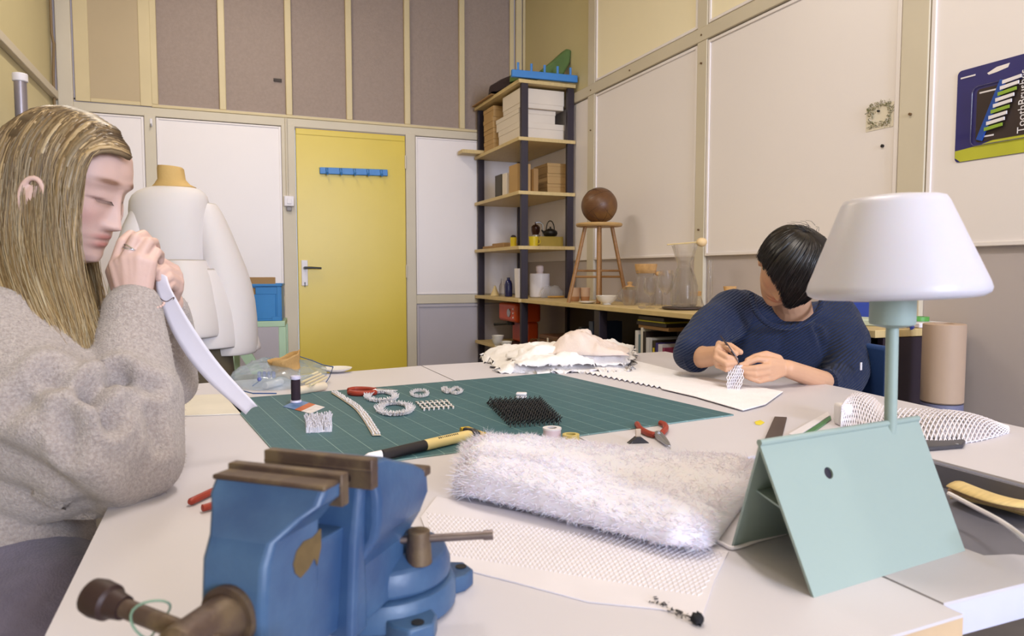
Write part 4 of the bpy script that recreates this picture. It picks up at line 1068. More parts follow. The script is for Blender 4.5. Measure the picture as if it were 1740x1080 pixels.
pliers('pliers', 'red-handled pliers lying open across the right edge of the mat', on(1118, 738, zz), on(1138, 757, zz), [on(1113, 739, zz), on(1100, 735, zz), on(1088, 728, zz), on(1082, 719, zz)], [on(1124, 736, zz), on(1131, 728, zz), on(1129, 721, zz), on(1121, 718, zz)], m_red, .0058)
zz = ZT+.006
pliers('pliers', 'red-handled tool half hidden behind the blue vise', on(395, 842, zz), on(425, 838, zz), [on(385, 832, zz), on(368, 832, zz), on(345, 842, zz), on(322, 853, zz)], [on(385, 851, zz), on(370, 855, zz), on(355, 860, zz), on(343, 863, zz)], m_red, .0050)
# ---- rotary cutter
zc = ZM+.0095
ck = thing('craft_cutter', 'craft cutter with cream barrel, black grip and yellow tip at the front of the mat', 'cutter', on(720, 757, zc).to_tuple())
a, b, c_, d_, e_ = on(618, 777, zc), on(648, 773, zc), on(722, 756, zc), on(796, 739, zc), on(803, 738, zc)
MB().tube([a, a.lerp(b, .3), b], [.003, .007, .0085], 16).build('cap', m_wplas, ck)
MB().tube([b, b.lerp(c_, .02), c_.lerp(b, .02), c_], [.007, .0086, .0094, .0090], 16).build('grip', m_blk, ck)
MB().tube([c_, c_.lerp(d_, .03), d_.lerp(c_, .04), d_, e_], [.0088, .0096, .0096, .0092, .006], 16).build('barrel', mat('cream_lacquer', (222, 196, 132), .35), ck)
mb = MB(); ax = (d_-c_).normalized(); sd = Vector((ax.y, -ax.x, 0))
r_ = random.Random(2)
for k in range(11):
    p = c_.lerp(d_, .28+.042*k)+Vector((0, 0, .0085))+sd*.0042; mb.cbox((0, 0, 0), (.0022*r_.uniform(.7, 1.3), .0035, .0004), frame(p, ax, (Vector((0, 0, .88))+sd*.45)))
mb.build('printed_mark', m_blk, ck)
mb = MB().tube([on(783, 733, zc), on(795, 732, zc), on(812, 737, zc), on(824, 741, zc)], [.0085, .009, .007, .0075], 12)
mb.build('yellow_head', mat('yellow_lacquer', (206, 168, 40), .35), ck)
MB().tube([on(790, 731, zc+.004), on(806, 734, zc+.004), on(814, 738, zc+.003)], [.0065, .007, .005], 10).build('black_clasp', m_blk, ck)
# tape rolls, clip
c = on(938, 745)
t = thing('tape_roll', 'white and pink reel standing behind the fluffy bundle', 'reel', c.to_tuple())
MB().lathe([(.010, 0), (.0165, 0), (.0165, .019), (.010, .019), (.010, 0)], TR(c), 28).build('wrap', mat('pinkish_tape', (216, 196, 206), .5), t)
MB().lathe([(.009, .018), (.0175, .018), (.0175, .021), (.009, .021), (.009, .018)], TR(c), 28).build('flange', m_wplas, t)
c = on(970, 748)
t = thing('tape_roll', 'small yellow reel right of the white one', 'reel', c.to_tuple())
MB().lathe([(.009, 0), (.0155, 0), (.0155, .012), (.009, .012), (.009, 0)], TR(c), 28).build('wrap', mat('yellow_tape', (206, 184, 110), .45), t)
c = on(1084, 752, ZT)
t = thing('binder_clip', 'black clip with pale tab between the mat and the fluffy bundle', 'clip', c.to_tuple())
MB().prism([(-.02, 0), (.02, 0), (.004, .012), (-.004, .012)], -.006, .006, TR((c.x, c.y, ZT), -.2) @ Matrix.Rotation(PI/2, 4, 'X')).build('clamp', m_blk, t, bevel=.0008)
MB().cbox((0, 0, .018), (.010, .003, .016), TR((c.x, c.y, ZT), -.2)).build('tab', mat('tan_tab', (190, 170, 150), .4, .3), t, bevel=.0008)
def flat(name, label, cat, pts, z0, h, m, bev=.0005, group=None):
    return tag(MB().prism([(U(x, y, z0).x, U(x, y, z0).y) for x, y in pts], z0, z0+h).build(name, m, bevel=bev), label, cat, group)
flat('yellow_chip', 'tiny yellow scrap on the table near the lamp', 'scrap', [(1282, 717), (1292, 714), (1299, 718), (1292, 722), (1284, 721)], ZT+.0003, .0015, mat('yellow_scrap', (226, 206, 60), .5))
flat('black_ruler', 'dark steel ruler behind the lamp base', 'ruler', [(1288, 772), (1316, 709), (1337, 710), (1322, 772)], ZT+.0003, .0025, mat('dark_steel_rule', (92, 82, 80), .4, .4))
gr = thing('green_ruler', 'white ruler with a green edge pointing behind the lamp', 'ruler', U(1380, 722).to_tuple())
MB().prism([(U(x, y).x, U(x, y).y) for x, y in [(1340, 740), (1406, 702), (1410, 708), (1355, 744)]], ZT+.0003, ZT+.004).build('white_blade', m_wplas, gr)
MB().prism([(U(x, y).x, U(x, y).y) for x, y in [(1356, 745), (1411, 708.5), (1412, 714), (1366, 747)]], ZT+.0003, ZT+.0035).build('green_edge', mat('green_plastic', (70, 120, 76), .4), gr)
c = U(1433, 722)
wb = thing('white_dispenser', 'white upright dispenser at the left end of the netting', 'dispenser', c.to_tuple())
MB().box((-.014, -.012, 0), (.014, .018, .045), TR(c, -.38)).build('body', m_wplas, wb, bevel=.006, segs=3)
MB().box((.0145, -.008, .004), (.018, .012, .026), TR(c, -.38)).build('shadow_side', mat('shadow_blue_grey', (120, 130, 165), .4), wb, bevel=.001)  # blue-grey slab painted as the shadow on the dispenser
# dark device with rounded end, and a chip of wood behind it
ph = thing('flat_tool', 'dark flat handle with a rounded end right of the lamp', 'handle', U(1610, 758).to_tuple())
pp = [(1560, 752), (1600, 749), (1632, 749), (1640, 755), (1636, 762), (1600, 765), (1562, 768)]
MB().prism([(U(x, y).x, U(x, y).y) for x, y in pp], ZT+.0003, ZT+.008).build('body', mat('dark_grey_plastic', (62, 60, 66), .4), ph, bevel=.002)
c = U(1626, 754, ZT+.0085); MB().cyl(c, c+Vector((0, 0, .0008)), .0025, n=12).build('rivet', m_metal, ph)
flat('wood_chip', 'thin pale wood chip behind the dark handle', 'wood chip', [(1588, 746), (1600, 740), (1612, 744), (1604, 748)], ZT+.0003, .002, mw)

# ---- netting on the right end of the table
bk_ = [U(1430, 690, .795), U(1448, 668, .80), U(1480, 672, .80), U(1505, 690, .79), U(1560, 694, .785), U(1620, 697, .78), U(1665, 706, .775), U(1712, 724, .762)]
ft_ = [U(1428, 722, .754), U(1450, 726, .754), U(1480, 734, .754), U(1520, 744, .754), U(1570, 752, .754), U(1620, 752, .754), U(1670, 745, .754), U(1715, 732, .754)]
BK = spl(bk_, 6); FT = spl(ft_, 6)
def nsurf(u, v):
    t = u*(len(BK)-1)*.99999; i = int(t); a = BK[i].lerp(BK[i+1], t-i); b = FT[i].lerp(FT[i+1], t-i)
    p = a.lerp(b, v); p.z += .018*math.sin(PI*v)*(.6+.4*math.sin(u*11)); return p
nn2 = thing('netting_roll', 'coarse white netting piled at the right end of the table behind the lamp', 'netting', U(1560, 740).to_tuple())
netting(nsurf, 46, 11, .00135).build('net', m_white, nn2)
def nsurf2(u, v):
    p = nsurf(u, .28+.72*v); p.z = max(.7525, p.z-.010); return p
MB().grid(nsurf2, 46, 10).build('lining', m_cloth, nn2, solid=.001)
netting(lambda u, v: nsurf(u, .12+.95*v)-Vector((0, 0, .006)), 40, 9, .0013).build('inner_net', m_white, nn2)

# ---- clear bag with brown paper on the far left of the table
m_bagp = mat('clear_blue_plastic', (190, 214, 232), .12, trans=.5, ior=1.3, alpha=.30, var=.05, scale=20, bump=.5, bscale=30)
m_pap = mat('brown_paper', (186, 146, 90), .7, var=.1, scale=18, bump=.6, bscale=60)
c = U(470, 648)
pb_ = thing('plastic_bag', 'clear bluish plastic bag with small parts, left rear of the table', 'bag', c.to_tuple())
def bagf(u, v):
    a = 2*PI*u; r = math.sin(v*PI/2); x = 82*math.cos(a)*r; y = -19*math.sin(a)*r
    p = U(472+x+8*math.sin(a*3), 644+y+ .08*x*-1)
    p.z = ZT+.002+.050*max(0, math.cos(v*PI/2))**.55*(1-.45*max(0, math.cos(a))*r)
    n_ = noise.noise_vector(p*26)*.012+noise.noise_vector(p*70)*.004
    p += n_*min(1, (1-v)*4+.2); p.z = max(p.z, ZT+.001); return p
MB().grid(bagf, 54, 16, True).build('film', m_bagp, pb_, solid=.0006)
for pts in ([(505, 604), (530, 612), (550, 620), (566, 623)], [(566, 623), (560, 640), (550, 655)], [(398, 660), (430, 668), (470, 668)], [(430, 655), (450, 640), (476, 622)]):
    MB().tube([U(x, y, ZT+.012+.035*(y < 625)) for x, y in pts], .0016, 6).build('blue_seam', mat('blue_seam', (48, 84, 140), .4), pb_)
# contents are things of their own
c = U(485, 648)
bp_ = MB()
crumple(lambda u, v: Vector((c.x, c.y, ZT+.012+.064*v))+Vector((math.cos(2*PI*u)*(.030+.016*v), math.sin(2*PI*u)*(.024+.014*v), .012*math.cos(2*PI*u)*v)), 26, 10, .012, 40, 4, True, mb=bp_)
tag(bp_.build('paper_bag', m_pap, solid=.0012, angle=50), 'crumpled open brown paper bag inside the plastic bag', 'paper bag')
mb = MB(); r_ = random.Random(12)
for i in range(5):
    a = c+Vector((r_.gauss(0, .008), r_.gauss(0, .007), .03)); mb.tube([a+Vector((.012*math.cos(t), .012*math.sin(t), .003*t)) for t in [k*.7 for k in range(9)]], .002, 6)
tag(mb.build('brown_coil', mat('brown_leather_cord', (92, 52, 38), .5)), 'dark brown cord coiled in the mouth of the paper bag', 'cord')
for k, (a, b, r, l) in enumerate((((505, 664), (553, 655), .011, 'cream cardboard roll at the front right of the plastic bag'), ((450, 655), (478, 648), .010, 'pale roll at the left inside the plastic bag'))):
    p, q = U(*a, ZT+r+.001), U(*b, ZT+r+.001)
    tag(MB().tube([p, p.lerp(q, .03), p.lerp(q, .97), q], [r*.8, r, r, r*.8], 16).build('paper_roll', mat('pale_roll%d' % k, [(216, 200, 178), (220, 210, 206)][k], .5)), l, 'roll', 'rolls in the plastic bag')
mb = MB()
for i in range(4):
    p, q = U(506+7*i, 646+3*i, ZT+.012+.004*i), U(540+5*i, 632+3*i, ZT+.022)
    mb.tube([p, q], .0034, 8)
tag(mb.build('cream_sticks', mat('cream_sticks', (214, 200, 164), .5)), 'bunch of cream sticks at the right side of the plastic bag', 'sticks')
mb = MB()
for i in range(9):
    p = U(438+8*(i % 4)+3, 634+5*(i//4), ZT+.03); mb.ell(p, (.006, .006, .006), nu=10, nv=6)
tag(mb.build('blue_beads', mat('blue_bead', (96, 104, 168), .3)), 'cluster of small blue beads inside the plastic bag', 'beads', kind='stuff')
c = U(572, 632)
tag(MB().lathe([(.02, 0), (.045, .010), (.048, .014), (.03, .008), (.0001, .005)], TR((c.x, c.y-.0, ZT)), 32).build('white_dish', m_cer), 'white dish behind the plastic bag at the far table edge', 'dish')

# ================================================================ right side: chair, cabinet, roll, wall pieces
c = PD(1603, 600, 2.10)
pr = thing('paper_roll_tube', 'thick upright brown paper roll at the right wall', 'paper roll', (c.x-.0, c.y, 0))
r = .0565; zt = EYE-(550-464)/FP*2.10; zb = EYE-(684-464)/FP*2.10
MB().lathe([(r-.004, zb), (r, zb+.004), (r, zt-.002), (r-.004, zt), (.025, zt), (.024, zt-.05), (.0001, zt-.05)], TR((c.x, c.y, 0)), 40).build('paper', mat('tan_paper', (178, 152, 132), .6, var=.04), pr)
MB().lathe([(r+.006, 0), (r-.0, zb-.04), (r-.001, zb-.002), (.0001, zb-.002)], TR((c.x, c.y, 0)), 40).build('grey_stand', mat('grey_plastic2', (112, 112, 140), .5), pr)
m_cab = mat('dark_aubergine_board', (40, 26, 38), .6)
cb_ = thing('dark_cabinet', 'dark open cabinet at the near end of the wood counter', 'cabinet', (2.05, 1.75, 0))
MB().box((1.90, 1.62, 0), (2.235, 1.64, .855)).build('side', m_cab, cb_); MB().box((1.90, 1.86, 0), (2.235, 1.88, .855)).build('side', m_cab, cb_)
MB().box((2.20, 1.641, .02), (2.235, 1.859, .855)).build('back', m_cab, cb_); MB().box((1.91, 1.641, .35), (2.199, 1.859, .365)).build('shelf', m_cab, cb_)
# clutter on the near end of the counter
def onC(px, py, z=.882): return U(px, py, z)
def cl(name, label, cat, px, D, sz, m, rz=0, z=.882, bev=.003):
    x, y = onc(px, D); x = min(x, 2.16)
    return tag(MB().box((-sz[0]/2, -sz[1]/2, 0), (sz[0]/2, sz[1]/2, sz[2]), TR((x, y, z), rz)).build(name, m, bevel=bev), label, cat)
cl('blue_bin', 'blue bin on the counter behind the shoulder of the seated person', 'bin', 1452, 2.62, (.11, .08, .07), mat('royal_blue_plastic', (40, 62, 140), .4))
cl('paper_pad', 'pale green pad of papers on the counter left of the lamp socket', 'papers', 1475, 2.46, (.16, .13, .02), mat('pale_green_paper', (198, 206, 186), .6), .3)
cl('paper_pad', 'white papers on the counter right of the lamp socket', 'papers', 1572, 2.34, (.12, .10, .016), m_wplas, -.2)
x, y = onc(1562, 2.38); x = min(x, 2.16)
tag(MB().lathe([(.018, 0), (.032, 0), (.032, .014), (.018, .014), (.018, 0)], TR((x, y, .899)), 28).build('green_tape', mat('green_tape', (84, 150, 70), .4)), 'roll of green tape on the white papers by the wall', 'tape')
x, y = onc(1545, 2.27); 
mb = MB(); mb.tube(spl([(x, y, .888), (x-.02, y+.03, .9), (x+.02, y+.05, .892), (x+.03, y+.01, .886), (x-.01, y-.02, .884)], 5), .005, 8)
tag(mb.build('blue_strap', mat('royal_blue_cloth', (52, 66, 150), .6)), 'dark blue strap loosely coiled on the counter behind the lamp pole', 'strap')
# blue chair of the seated person
m_chair = mat('blue_chair_fabric', (36, 66, 120), .7, bump=.2)
ch = thing('chair', 'blue upholstered chair under the person in navy', 'chair', (1.66, 1.73, 0))
Mc = TR((1.66, 1.73, 0), math.radians(166))
MB().box((-.19, -.2, .42), (.2, .2, .48), Mc).build('seat', m_chair, ch, bevel=.02, segs=3)
MB().box((-.195, -.2, .50), (-.165, .2, .845), Mc).build('backrest', m_chair, ch, bevel=.012, segs=3)
for a in (-.17, .17):
    MB().cyl(Mc @ Vector((.17, a, 0)), Mc @ Vector((.16, a, .42)), .012, n=10).build('leg', m_grey, ch)
    MB().cyl(Mc @ Vector((-.17, a, 0)), Mc @ Vector((-.18, a, .52)), .012, n=10).build('leg', m_grey, ch)

# ---- on the right wall
pk = [PX(1627, 122, XR-.016), PX(1740, 90, XR-.016), PX(1740, 262, XR-.016), PX(1627, 276, XR-.016)]
y1 = pk[0].y; zt1 = pk[0].z; zb1 = pk[3].z
PM = Matrix(((0, 0, -1, XR-.0125), (-1, 0, 0, y1), (0, 1, 0, zb1), (0, 0, 0, 1)))   # local x along -Y (to the right), y up, z out of wall
Wd = .33; Hh = 1.752-zb1
Hh = zt1-zb1
cardt = thing('toothbrush_package', 'navy and lime blister package of brushes hung on the right wall', 'package', (XR-.0125, y1, zb1))
rc = .015
def rrect(x0, y0, x1, y1, r, n=5):
    out = []
    for cx, cy, a0 in ((x1-r, y1-r, 0), (x0+r, y1-r, 90), (x0+r, y0+r, 180), (x1-r, y0+r, 270)):
        for k in range(n+1): a = math.radians(a0+90*k/n); out.append((cx+r*math.cos(a), cy+r*math.sin(a)))
    return out
MB().prism(rrect(0, 0, Wd, Hh, rc), .0005, .002, PM).build('card', mat('navy_card', (40, 38, 110), .3, coat=.4), cardt)
MB().prism([(.001, .0155), (.02, .001), (Wd-.002, .001), (Wd-.001, .075), (.16, .062), (.08, .045), (.001, .038)], .0021, .0026, PM).build('lime_band', mat('lime_print', (186, 186, 60), .35), cardt)
MB().prism(rrect(.07, .055, Wd-.03, Hh-.075, .012), .0027, .0034, PM).build('dark_window', mat('dark_brown_print', (58, 46, 48), .3), cardt)
MB().tube([PM @ Vector((*p, .006)) for p in rrect(.055, .045, Wd-.02, Hh-.065, .02)], .0016, 6, closed=True).build('blister_rim', mat('blister_plastic', (96, 92, 130), .2, alpha=.6), cardt)
MB().prism([(.10, Hh-.030), (.13, Hh-.018), (.17, Hh-.016), (.165, Hh-.028), (.13, Hh-.034), (.105, Hh-.036)], .0021, .003, PM).build('hang_hole', m_board, cardt)
def strip(name, a, b, w_, m, z=.004, h=.006):
    a = Vector((*a, 0)); b = Vector((*b, 0)); d = (b-a).normalized(); n = Vector((-d.y, d.x, 0))*w_/2
    return MB().prism([tuple((p)[:2]) for p in (a+n, a-n, b-n, b+n)], z, z+h, PM).build(name, m, cardt, bevel=.001)
mbl = mat('brush_blue', (40, 80, 170), .3); mlg = mat('brush_lime', (140, 170, 60), .4)
strip('brush_head', (.085, .06), (.155, .235), .02, mbl)
mb1, mb2 = MB(), MB()
for k in range(9):
    y_ = .085+.017*k; x_ = .105+.0065*k
    (mb1 if k % 3 else mb2).prism([(x_, y_), (x_+.056, y_+.007), (x_+.056, y_+.017), (x_, y_+.011)], .0105, .015, PM)
mb1.build('white_bristles', m_wplas, cardt); mb2.build('lime_bristles', mlg, cardt)
def text(name, s_, size, M, m, parent):
    cu = bpy.data.curves.new(name, 'FONT'); cu.body = s_; cu.size = size; cu.extrude = .0004
    o = bpy.data.objects.new(name, cu); COL.objects.link(o)
    dg = bpy.context.evaluated_depsgraph_get(); me = bpy.data.meshes.new_from_object(o.evaluated_get(dg), depsgraph=dg); bpy.data.objects.remove(o)
    mbt = MB(); mbt.add([v.co for v in me.vertices], [list(p.vertices) for p in me.polygons], M); bpy.data.meshes.remove(me)
    return mbt.build(name, m, parent, flat=True)
text('lettering', 'ToothBrushes', .0335, PM @ Matrix.Translation((.2255, .060, .005)) @ Matrix.Rotation(PI/2, 4, 'Z'), m_wplas, cardt)
for x_, y_, l_ in ((.012, Hh-.028, .05), (.078, Hh-.09, .06), (.08, .068, .05)):
    MB().box((x_, y_, .0035), (x_+l_, y_+.005, .004), PM).build('small_print', m_wplas, cardt)
# lace sample and screw
cen = PX(1495, 194, XR-.014)
lw = thing('lace_sample', 'small square sample of greenish lace pinned to the wall board', 'lace sample', cen.to_tuple())
MB().box((XR-.0135, cen.y-.058, cen.z-.055), (XR-.0121, cen.y+.062, cen.z+.035)).build('backing', mat('cream_backing', (226, 216, 200), .6), lw)
mb = MB(); r_ = random.Random(6)
m_lg = mat('lace_green', (128, 124, 88), .7, rgb2=(206, 196, 180), scale=90)
for i in range(150):
    a = r_.random()*2*PI; rad = r_.uniform(.62, 1.0); sq = 1/max(abs(math.cos(a)), abs(math.sin(a)))**.7
    p = Vector((XR-.016, cen.y+.058*rad*sq*math.cos(a)*.9, cen.z+.05*rad*sq*math.sin(a)*.9))
    q = p+Vector((-r_.uniform(0, .006), r_.gauss(0, .007), r_.gauss(0, .007))); mb.tube([p, q], .0016, 4)
mb.build('lace', m_lg, lw)
MB().cyl(cen+Vector((0, .004, .012)), cen+Vector((-.008, .004, .012)), .004, n=12).build('pin', m_blk, lw)
s_ = PX(1500, 248, XR-.012); tag(MB().cyl(s_, s_+Vector((-.006, 0, 0)), .006, n=14).build('wall_screw', m_blk), 'dark screw head in the wall board below the lace sample', 'screw')
# ================================================================ people
def skin_mat(name, rgb):
    m = mat(name, rgb, .5, var=.03, scale=14, sub=.12, bump=.05, bscale=300)
    nt = m.node_tree; N = nt.nodes; L = nt.links; b = N['Principled BSDF']; src = b.inputs['Base Color'].links[0].from_socket
    at = N.new('ShaderNodeAttribute'); at.attribute_name = 'tint'
    mx = N.new('ShaderNodeMixRGB'); mx.blend_type = 'MULTIPLY'; mx.inputs[0].default_value = 1
    L.new(src, mx.inputs[1]); L.new(at.outputs['Color'], mx.inputs[2]); L.new(mx.outputs[0], b.inputs['Base Color']); return m
def hair_mat(name, rough=.42):
    m = bpy.data.materials.new(name); m.use_nodes = True; N = m.node_tree.nodes; L = m.node_tree.links; b = N['Principled BSDF']
    at = N.new('ShaderNodeAttribute'); at.attribute_name = 'tint'; nz = N.new('ShaderNodeTexNoise'); nz.inputs['Scale'].default_value = 60
    mx = N.new('ShaderNodeMixRGB'); mx.blend_type = 'MULTIPLY'; mx.inputs[0].default_value = .25
    L.new(at.outputs['Color'], mx.inputs[1]); L.new(nz.outputs['Fac'], mx.inputs[2]); L.new(mx.outputs[0], b.inputs['Base Color'])
    b.inputs['Roughness'].default_value = rough; MATS[name] = m; return m
def interp(tab, z):
    if z >= tab[0][0]: return tab[0][1]
    for (a, x), (b, y) in zip(tab, tab[1:]):
        if z >= b: t = (z-a)/(b-a); t = t*t*(3-2*t)*.5+t*.5; return x+(y-x)*t
    return tab[-1][1]
FR = [(.108, .0), (.104, .030), (.094, .052), (.078, .070), (.058, .081), (.035, .0865), (.018, .0880), (.004, .0835), (-.02, .0800), (-.045, .0780), (-.060, .0775), (-.072, .0775), (-.085, .0740), (-.098, .0755), (-.107, .0730), (-.114, .060), (-.118, .030)]
BK_ = [(.108, 0), (.104, -.035), (.094, -.060), (.075, -.082), (.045, -.096), (.01, -.099), (-.02, -.092), (-.05, -.070), (-.07, -.040), (-.09, -.010), (-.118, .010)]
WD = [(.108, 0), (.104, .028), (.094, .046), (.075, .062), (.045, .0735), (.015, .0755), (-.01, .0730), (-.035, .0690), (-.06, .0610), (-.08, .0500), (-.095, .0400), (-.108, .0270), (-.118, .010)]
def G(y, z, cy, cz, sy, sz): return math.exp(-((y-cy)/sy)**2-((z-cz)/sz)**2)
def head_pt(u, v):
    z = .108-.226*v; f = interp(FR, z); b = interp(BK_, z); w_ = interp(WD, z)
    a = 2*PI*u; ca, sa = math.cos(a), math.sin(a); cx = (f+b)/2-.008; 
    e = .86
    x = math.copysign(abs(ca)**e, ca); y = math.copysign(abs(sa)**.94, sa)
    X = cx+(f-cx)*x if x > 0 else cx+(cx-b)*x; Y = w_*y
    if x > 0:
        fr = min(1, x*1.6)
        d = -.0085*(G(abs(Y), z, .031, .000, .015, .011))                # sockets
        d += .0062*G(abs(Y), z, .031, -.001, .012, .0085)                # lids over the eyeballs
        d += .0035*G(abs(Y), z, .028, .020, .020, .007)                  # brow ridge
        d += .0045*G(abs(Y), z, .042, -.030, .018, .016)                 # cheek
        d += .0050*G(Y, z, 0, -.0655, .020, .0045)+.0050*G(Y, z, 0, -.0790, .017, .0052)
        d -= .0045*G(Y, z, 0, -.0722, .024, .0024)
        d -= .0030*G(Y, z, 0, -.0885, .020, .0050); d += .0030*G(Y, z, 0, -.104, .014, .009)
        # nose
        if .012 > z > -.062:
            t = (.012-z)/.060; hgt = .003+.021*min(1, t)**1.25
            if z < -.047: hgt *= max(0, 1-((-.047-z)/.010)**1.5)
            sy = .0060+.0045*min(1, t)**2
            d += hgt*math.exp(-(abs(Y)/sy)**2.2)
        d += .0060*G(abs(Y), z, .0125, -.046, .0055, .0065)              # wings
        X += d*fr
    return Vector((X, Y, z))
def add_head(mb, HM, ears=True, s=1.0, eo=0, ex=0, ez=0):
    mb.grid(lambda u, v: head_pt(u, .001+.998*v)*s, 120, 130, True, HM, caps=True)
    if ears:
        for sg in (-1, 1):
            EM = HM @ Matrix.Translation(((-.012+ex)*s, sg*(.0745+eo)*s, (-.012+ez)*s)) @ Matrix.Rotation(sg*-.35, 4, 'Z') @ Matrix.Rotation(-.15, 4, 'Y')
            mb.tube([EM @ Vector((.001+.0165*math.cos(a), sg*(.004+.004*math.cos(a+.6)), .004+.029*math.sin(a)*(1 if a < PI else .95))) for a in [2*PI*k/20 for k in range(20)]], .0042, 8, closed=True)
            mb.ell((.002, sg*-.001, 0), (.014, .0075, .024), EM); mb.ell((.004, sg*.003, -.026), (.008, .005, .009), EM)
            mb.ell((.012, sg*.001, -.004), (.006, .007, .009), EM)
def add_hand(mb, W, K, fingers, thumb, rw=.0225, fr=.0085, fl=1.0):
    """W wrist, K knuckles, fingers: joint chains starting at the knuckle"""
    n = len(K)
    for i, k in enumerate(K):
        mb.capsule(W.lerp(k, .08)+(K[i]-K[n//2])*.30, k, .0125, .0098)
    for i in range(n-1):
        a = K[i].lerp(K[i+1], .5); mb.capsule(W.lerp(a, .3), a, .0125, .0095)
    for j, f in enumerate(fingers):
        m = len(f); r0 = fr*(1, 1.02, .98, .86)[min(j, 3)]
        mb.chain(f, [r0*(1.06-.30*i/(m-1)) for i in range(m)])
    mb.chain(thumb, [.0135, .0108, .0098, .0080][:len(thumb)])
def set_tint(o, fn):
    me = o.data; at = me.color_attributes.new('tint', 'FLOAT_COLOR', 'POINT')
    out = []
    for v_ in me.vertices: c = fn(v_.co); out += [c[0], c[1], c[2], 1]
    at.data.foreach_set('color', out)
def face_tint(HM, T, lip=(.80, .50, .50), brow=(.36, .27, .2), s=1.0):
    inv = (HM.inverted() @ T)
    def fn(co):
        p = (inv @ co)/s; r = [1, 1, 1]
        if -.10 < p.x < .13 and abs(p.y) < .09 and -.12 < p.z < .12 and p.x > .03:
            k = G(p.y, p.z, 0, -.0655, .022, .0042)+G(p.y, p.z, 0, -.0785, .019, .0052); k = min(1, k*1.3)
            r = [r[i]*(1-k)+lip[i]*k for i in range(3)]
            k = min(1, 1.5*G(abs(p.y), p.z, .030, .0215+.0*abs(p.y), .017, .0042)); r = [r[i]*(1-k)+r[i]*brow[i]*k for i in range(3)]
            k = min(1, 1.3*G(abs(p.y), p.z, .033, -.0075, .013, .0020)); r = [r[i]*(1-k)+r[i]*(.28, .2, .2)[i]*k for i in range(3)]
            k = .12*G(abs(p.y), p.z, .045, -.035, .022, .02); r = [r[0], r[1]*(1-k), r[2]*(1-k)]
        return r
    return fn
def deform_cloth(o, amp, fq, stretch=(1, 1, 1), seed=0, creases=()):
    me = o.data; nrm = [v_.normal.copy() for v_ in me.vertices]
    L_ = o.matrix_basis if o.parent is None else o.parent.matrix_basis
    for v_, n in zip(me.vertices, nrm):
        p = L_ @ v_.co; q = Vector((p.x*stretch[0], p.y*stretch[1], p.z*stretch[2]))*fq+Vector((seed, seed*2, 0))
        d = noise.noise(q)*amp+noise.noise(q*2.3)*amp*.4
        for a, b, w_, dp in creases:
            ab = b-a; t = max(0, min(1, (p-a).dot(ab)/ab.length_squared)); ds = (p-(a+ab*t)).length
            d -= dp*math.exp(-(ds/w_)**2)*(1-.5*abs(2*t-1))-dp*.5*math.exp(-((ds-w_*2.2)/w_)**2)
        v_.co += n*d
def creases_px(o, lines):
    """press fold lines, drawn as picture points, into the camera-side skin of a garment"""
    M_ = o.parent.matrix_basis; E0 = Vector((0, 0, EYE))
    nrm = [v_.normal.copy() for v_ in o.data.vertices]
    for v_, n in zip(o.data.vertices, nrm):
        p = M_ @ v_.co-E0
        if n.dot(p) > 0: continue
        D = p.dot(CF); c, s = math.cos(PT), math.sin(PT); f = D*c-p.z*s; up_ = D*s+p.z*c
        x = 870+FP*p.dot(CR)/f; y = 540-FP*up_/f; d = 0
        for (ax_, ay), (bx_, by), w_, dp in lines:
            L2 = (bx_-ax_)**2+(by-ay)**2; t = max(0, min(1, ((x-ax_)*(bx_-ax_)+(y-ay)*(by-ay))/L2))
            ds = math.hypot(x-ax_-(bx_-ax_)*t, y-ay-(by-ay)*t)*f/FP
            d -= 1.5*dp*math.exp(-(ds/w_)**2)*(1-.4*abs(2*t-1)); d += dp*.5*math.exp(-((ds-w_*2.4)/w_)**2)
        v_.co += n*d
def strands(mb, cols, guides, N, seed, r, colf, spread=.004, wob=.002, seg=16, tip=.3, vs=(0, 1)):
    """guides: lists of equal length; a strand runs between neighbouring guides"""
    rr = random.Random(seed); GS = [spl(g, 4) for g in guides]; m = len(GS[0])
    for i in range(N):
        t = rr.random()*(len(GS)-1)*.9999; k = int(t); f = t-k
        off = Vector((rr.gauss(0, 1), rr.gauss(0, 1), rr.gauss(0, .5)))*spread; ph = rr.random()*6; lift = rr.random()
        e = rr.uniform(vs[0], vs[0]+.03); e2 = vs[1]*(1-.22*rr.random()**2); pts = []
        for j in range(seg):
            v_ = (e+(e2-e)*j/(seg-1))*(m-1)*.9999; a = int(v_); g = v_-a
            p = GS[k][a].lerp(GS[k][a+1], g).lerp(GS[k+1][a].lerp(GS[k+1][a+1], g), f)
            w_ = min(1, j/seg*2.2+.12)
            pts.append(p+off*w_+Vector((math.sin(ph+v_*.55), math.cos(ph*1.7+v_*.5), 0))*wob*w_)
        rad = [r*(1-(1-tip)*(j/(seg-1))**2) for j in range(seg)]
        n0 = len(mb.v); mb.tube(pts, rad, 4); c = colf(rr, t/(len(GS)-1))
        for q in range(len(mb.v)-n0):
            s_ = (q//4)/(seg-1); cols.append([c[0][x]*(1-s_)+c[1][x]*s_ for x in range(3)])
def finish_hair(mb, cols, name, m, parent):
    o = mb.build(name, m, parent, angle=180); at = o.data.color_attributes.new('tint', 'FLOAT_COLOR', 'POINT')
    out = []
    for c in cols: out += [*c, 1]
    at.data.foreach_set('color', out); return o
def guide(*a): return [PD(*p) for p in a]

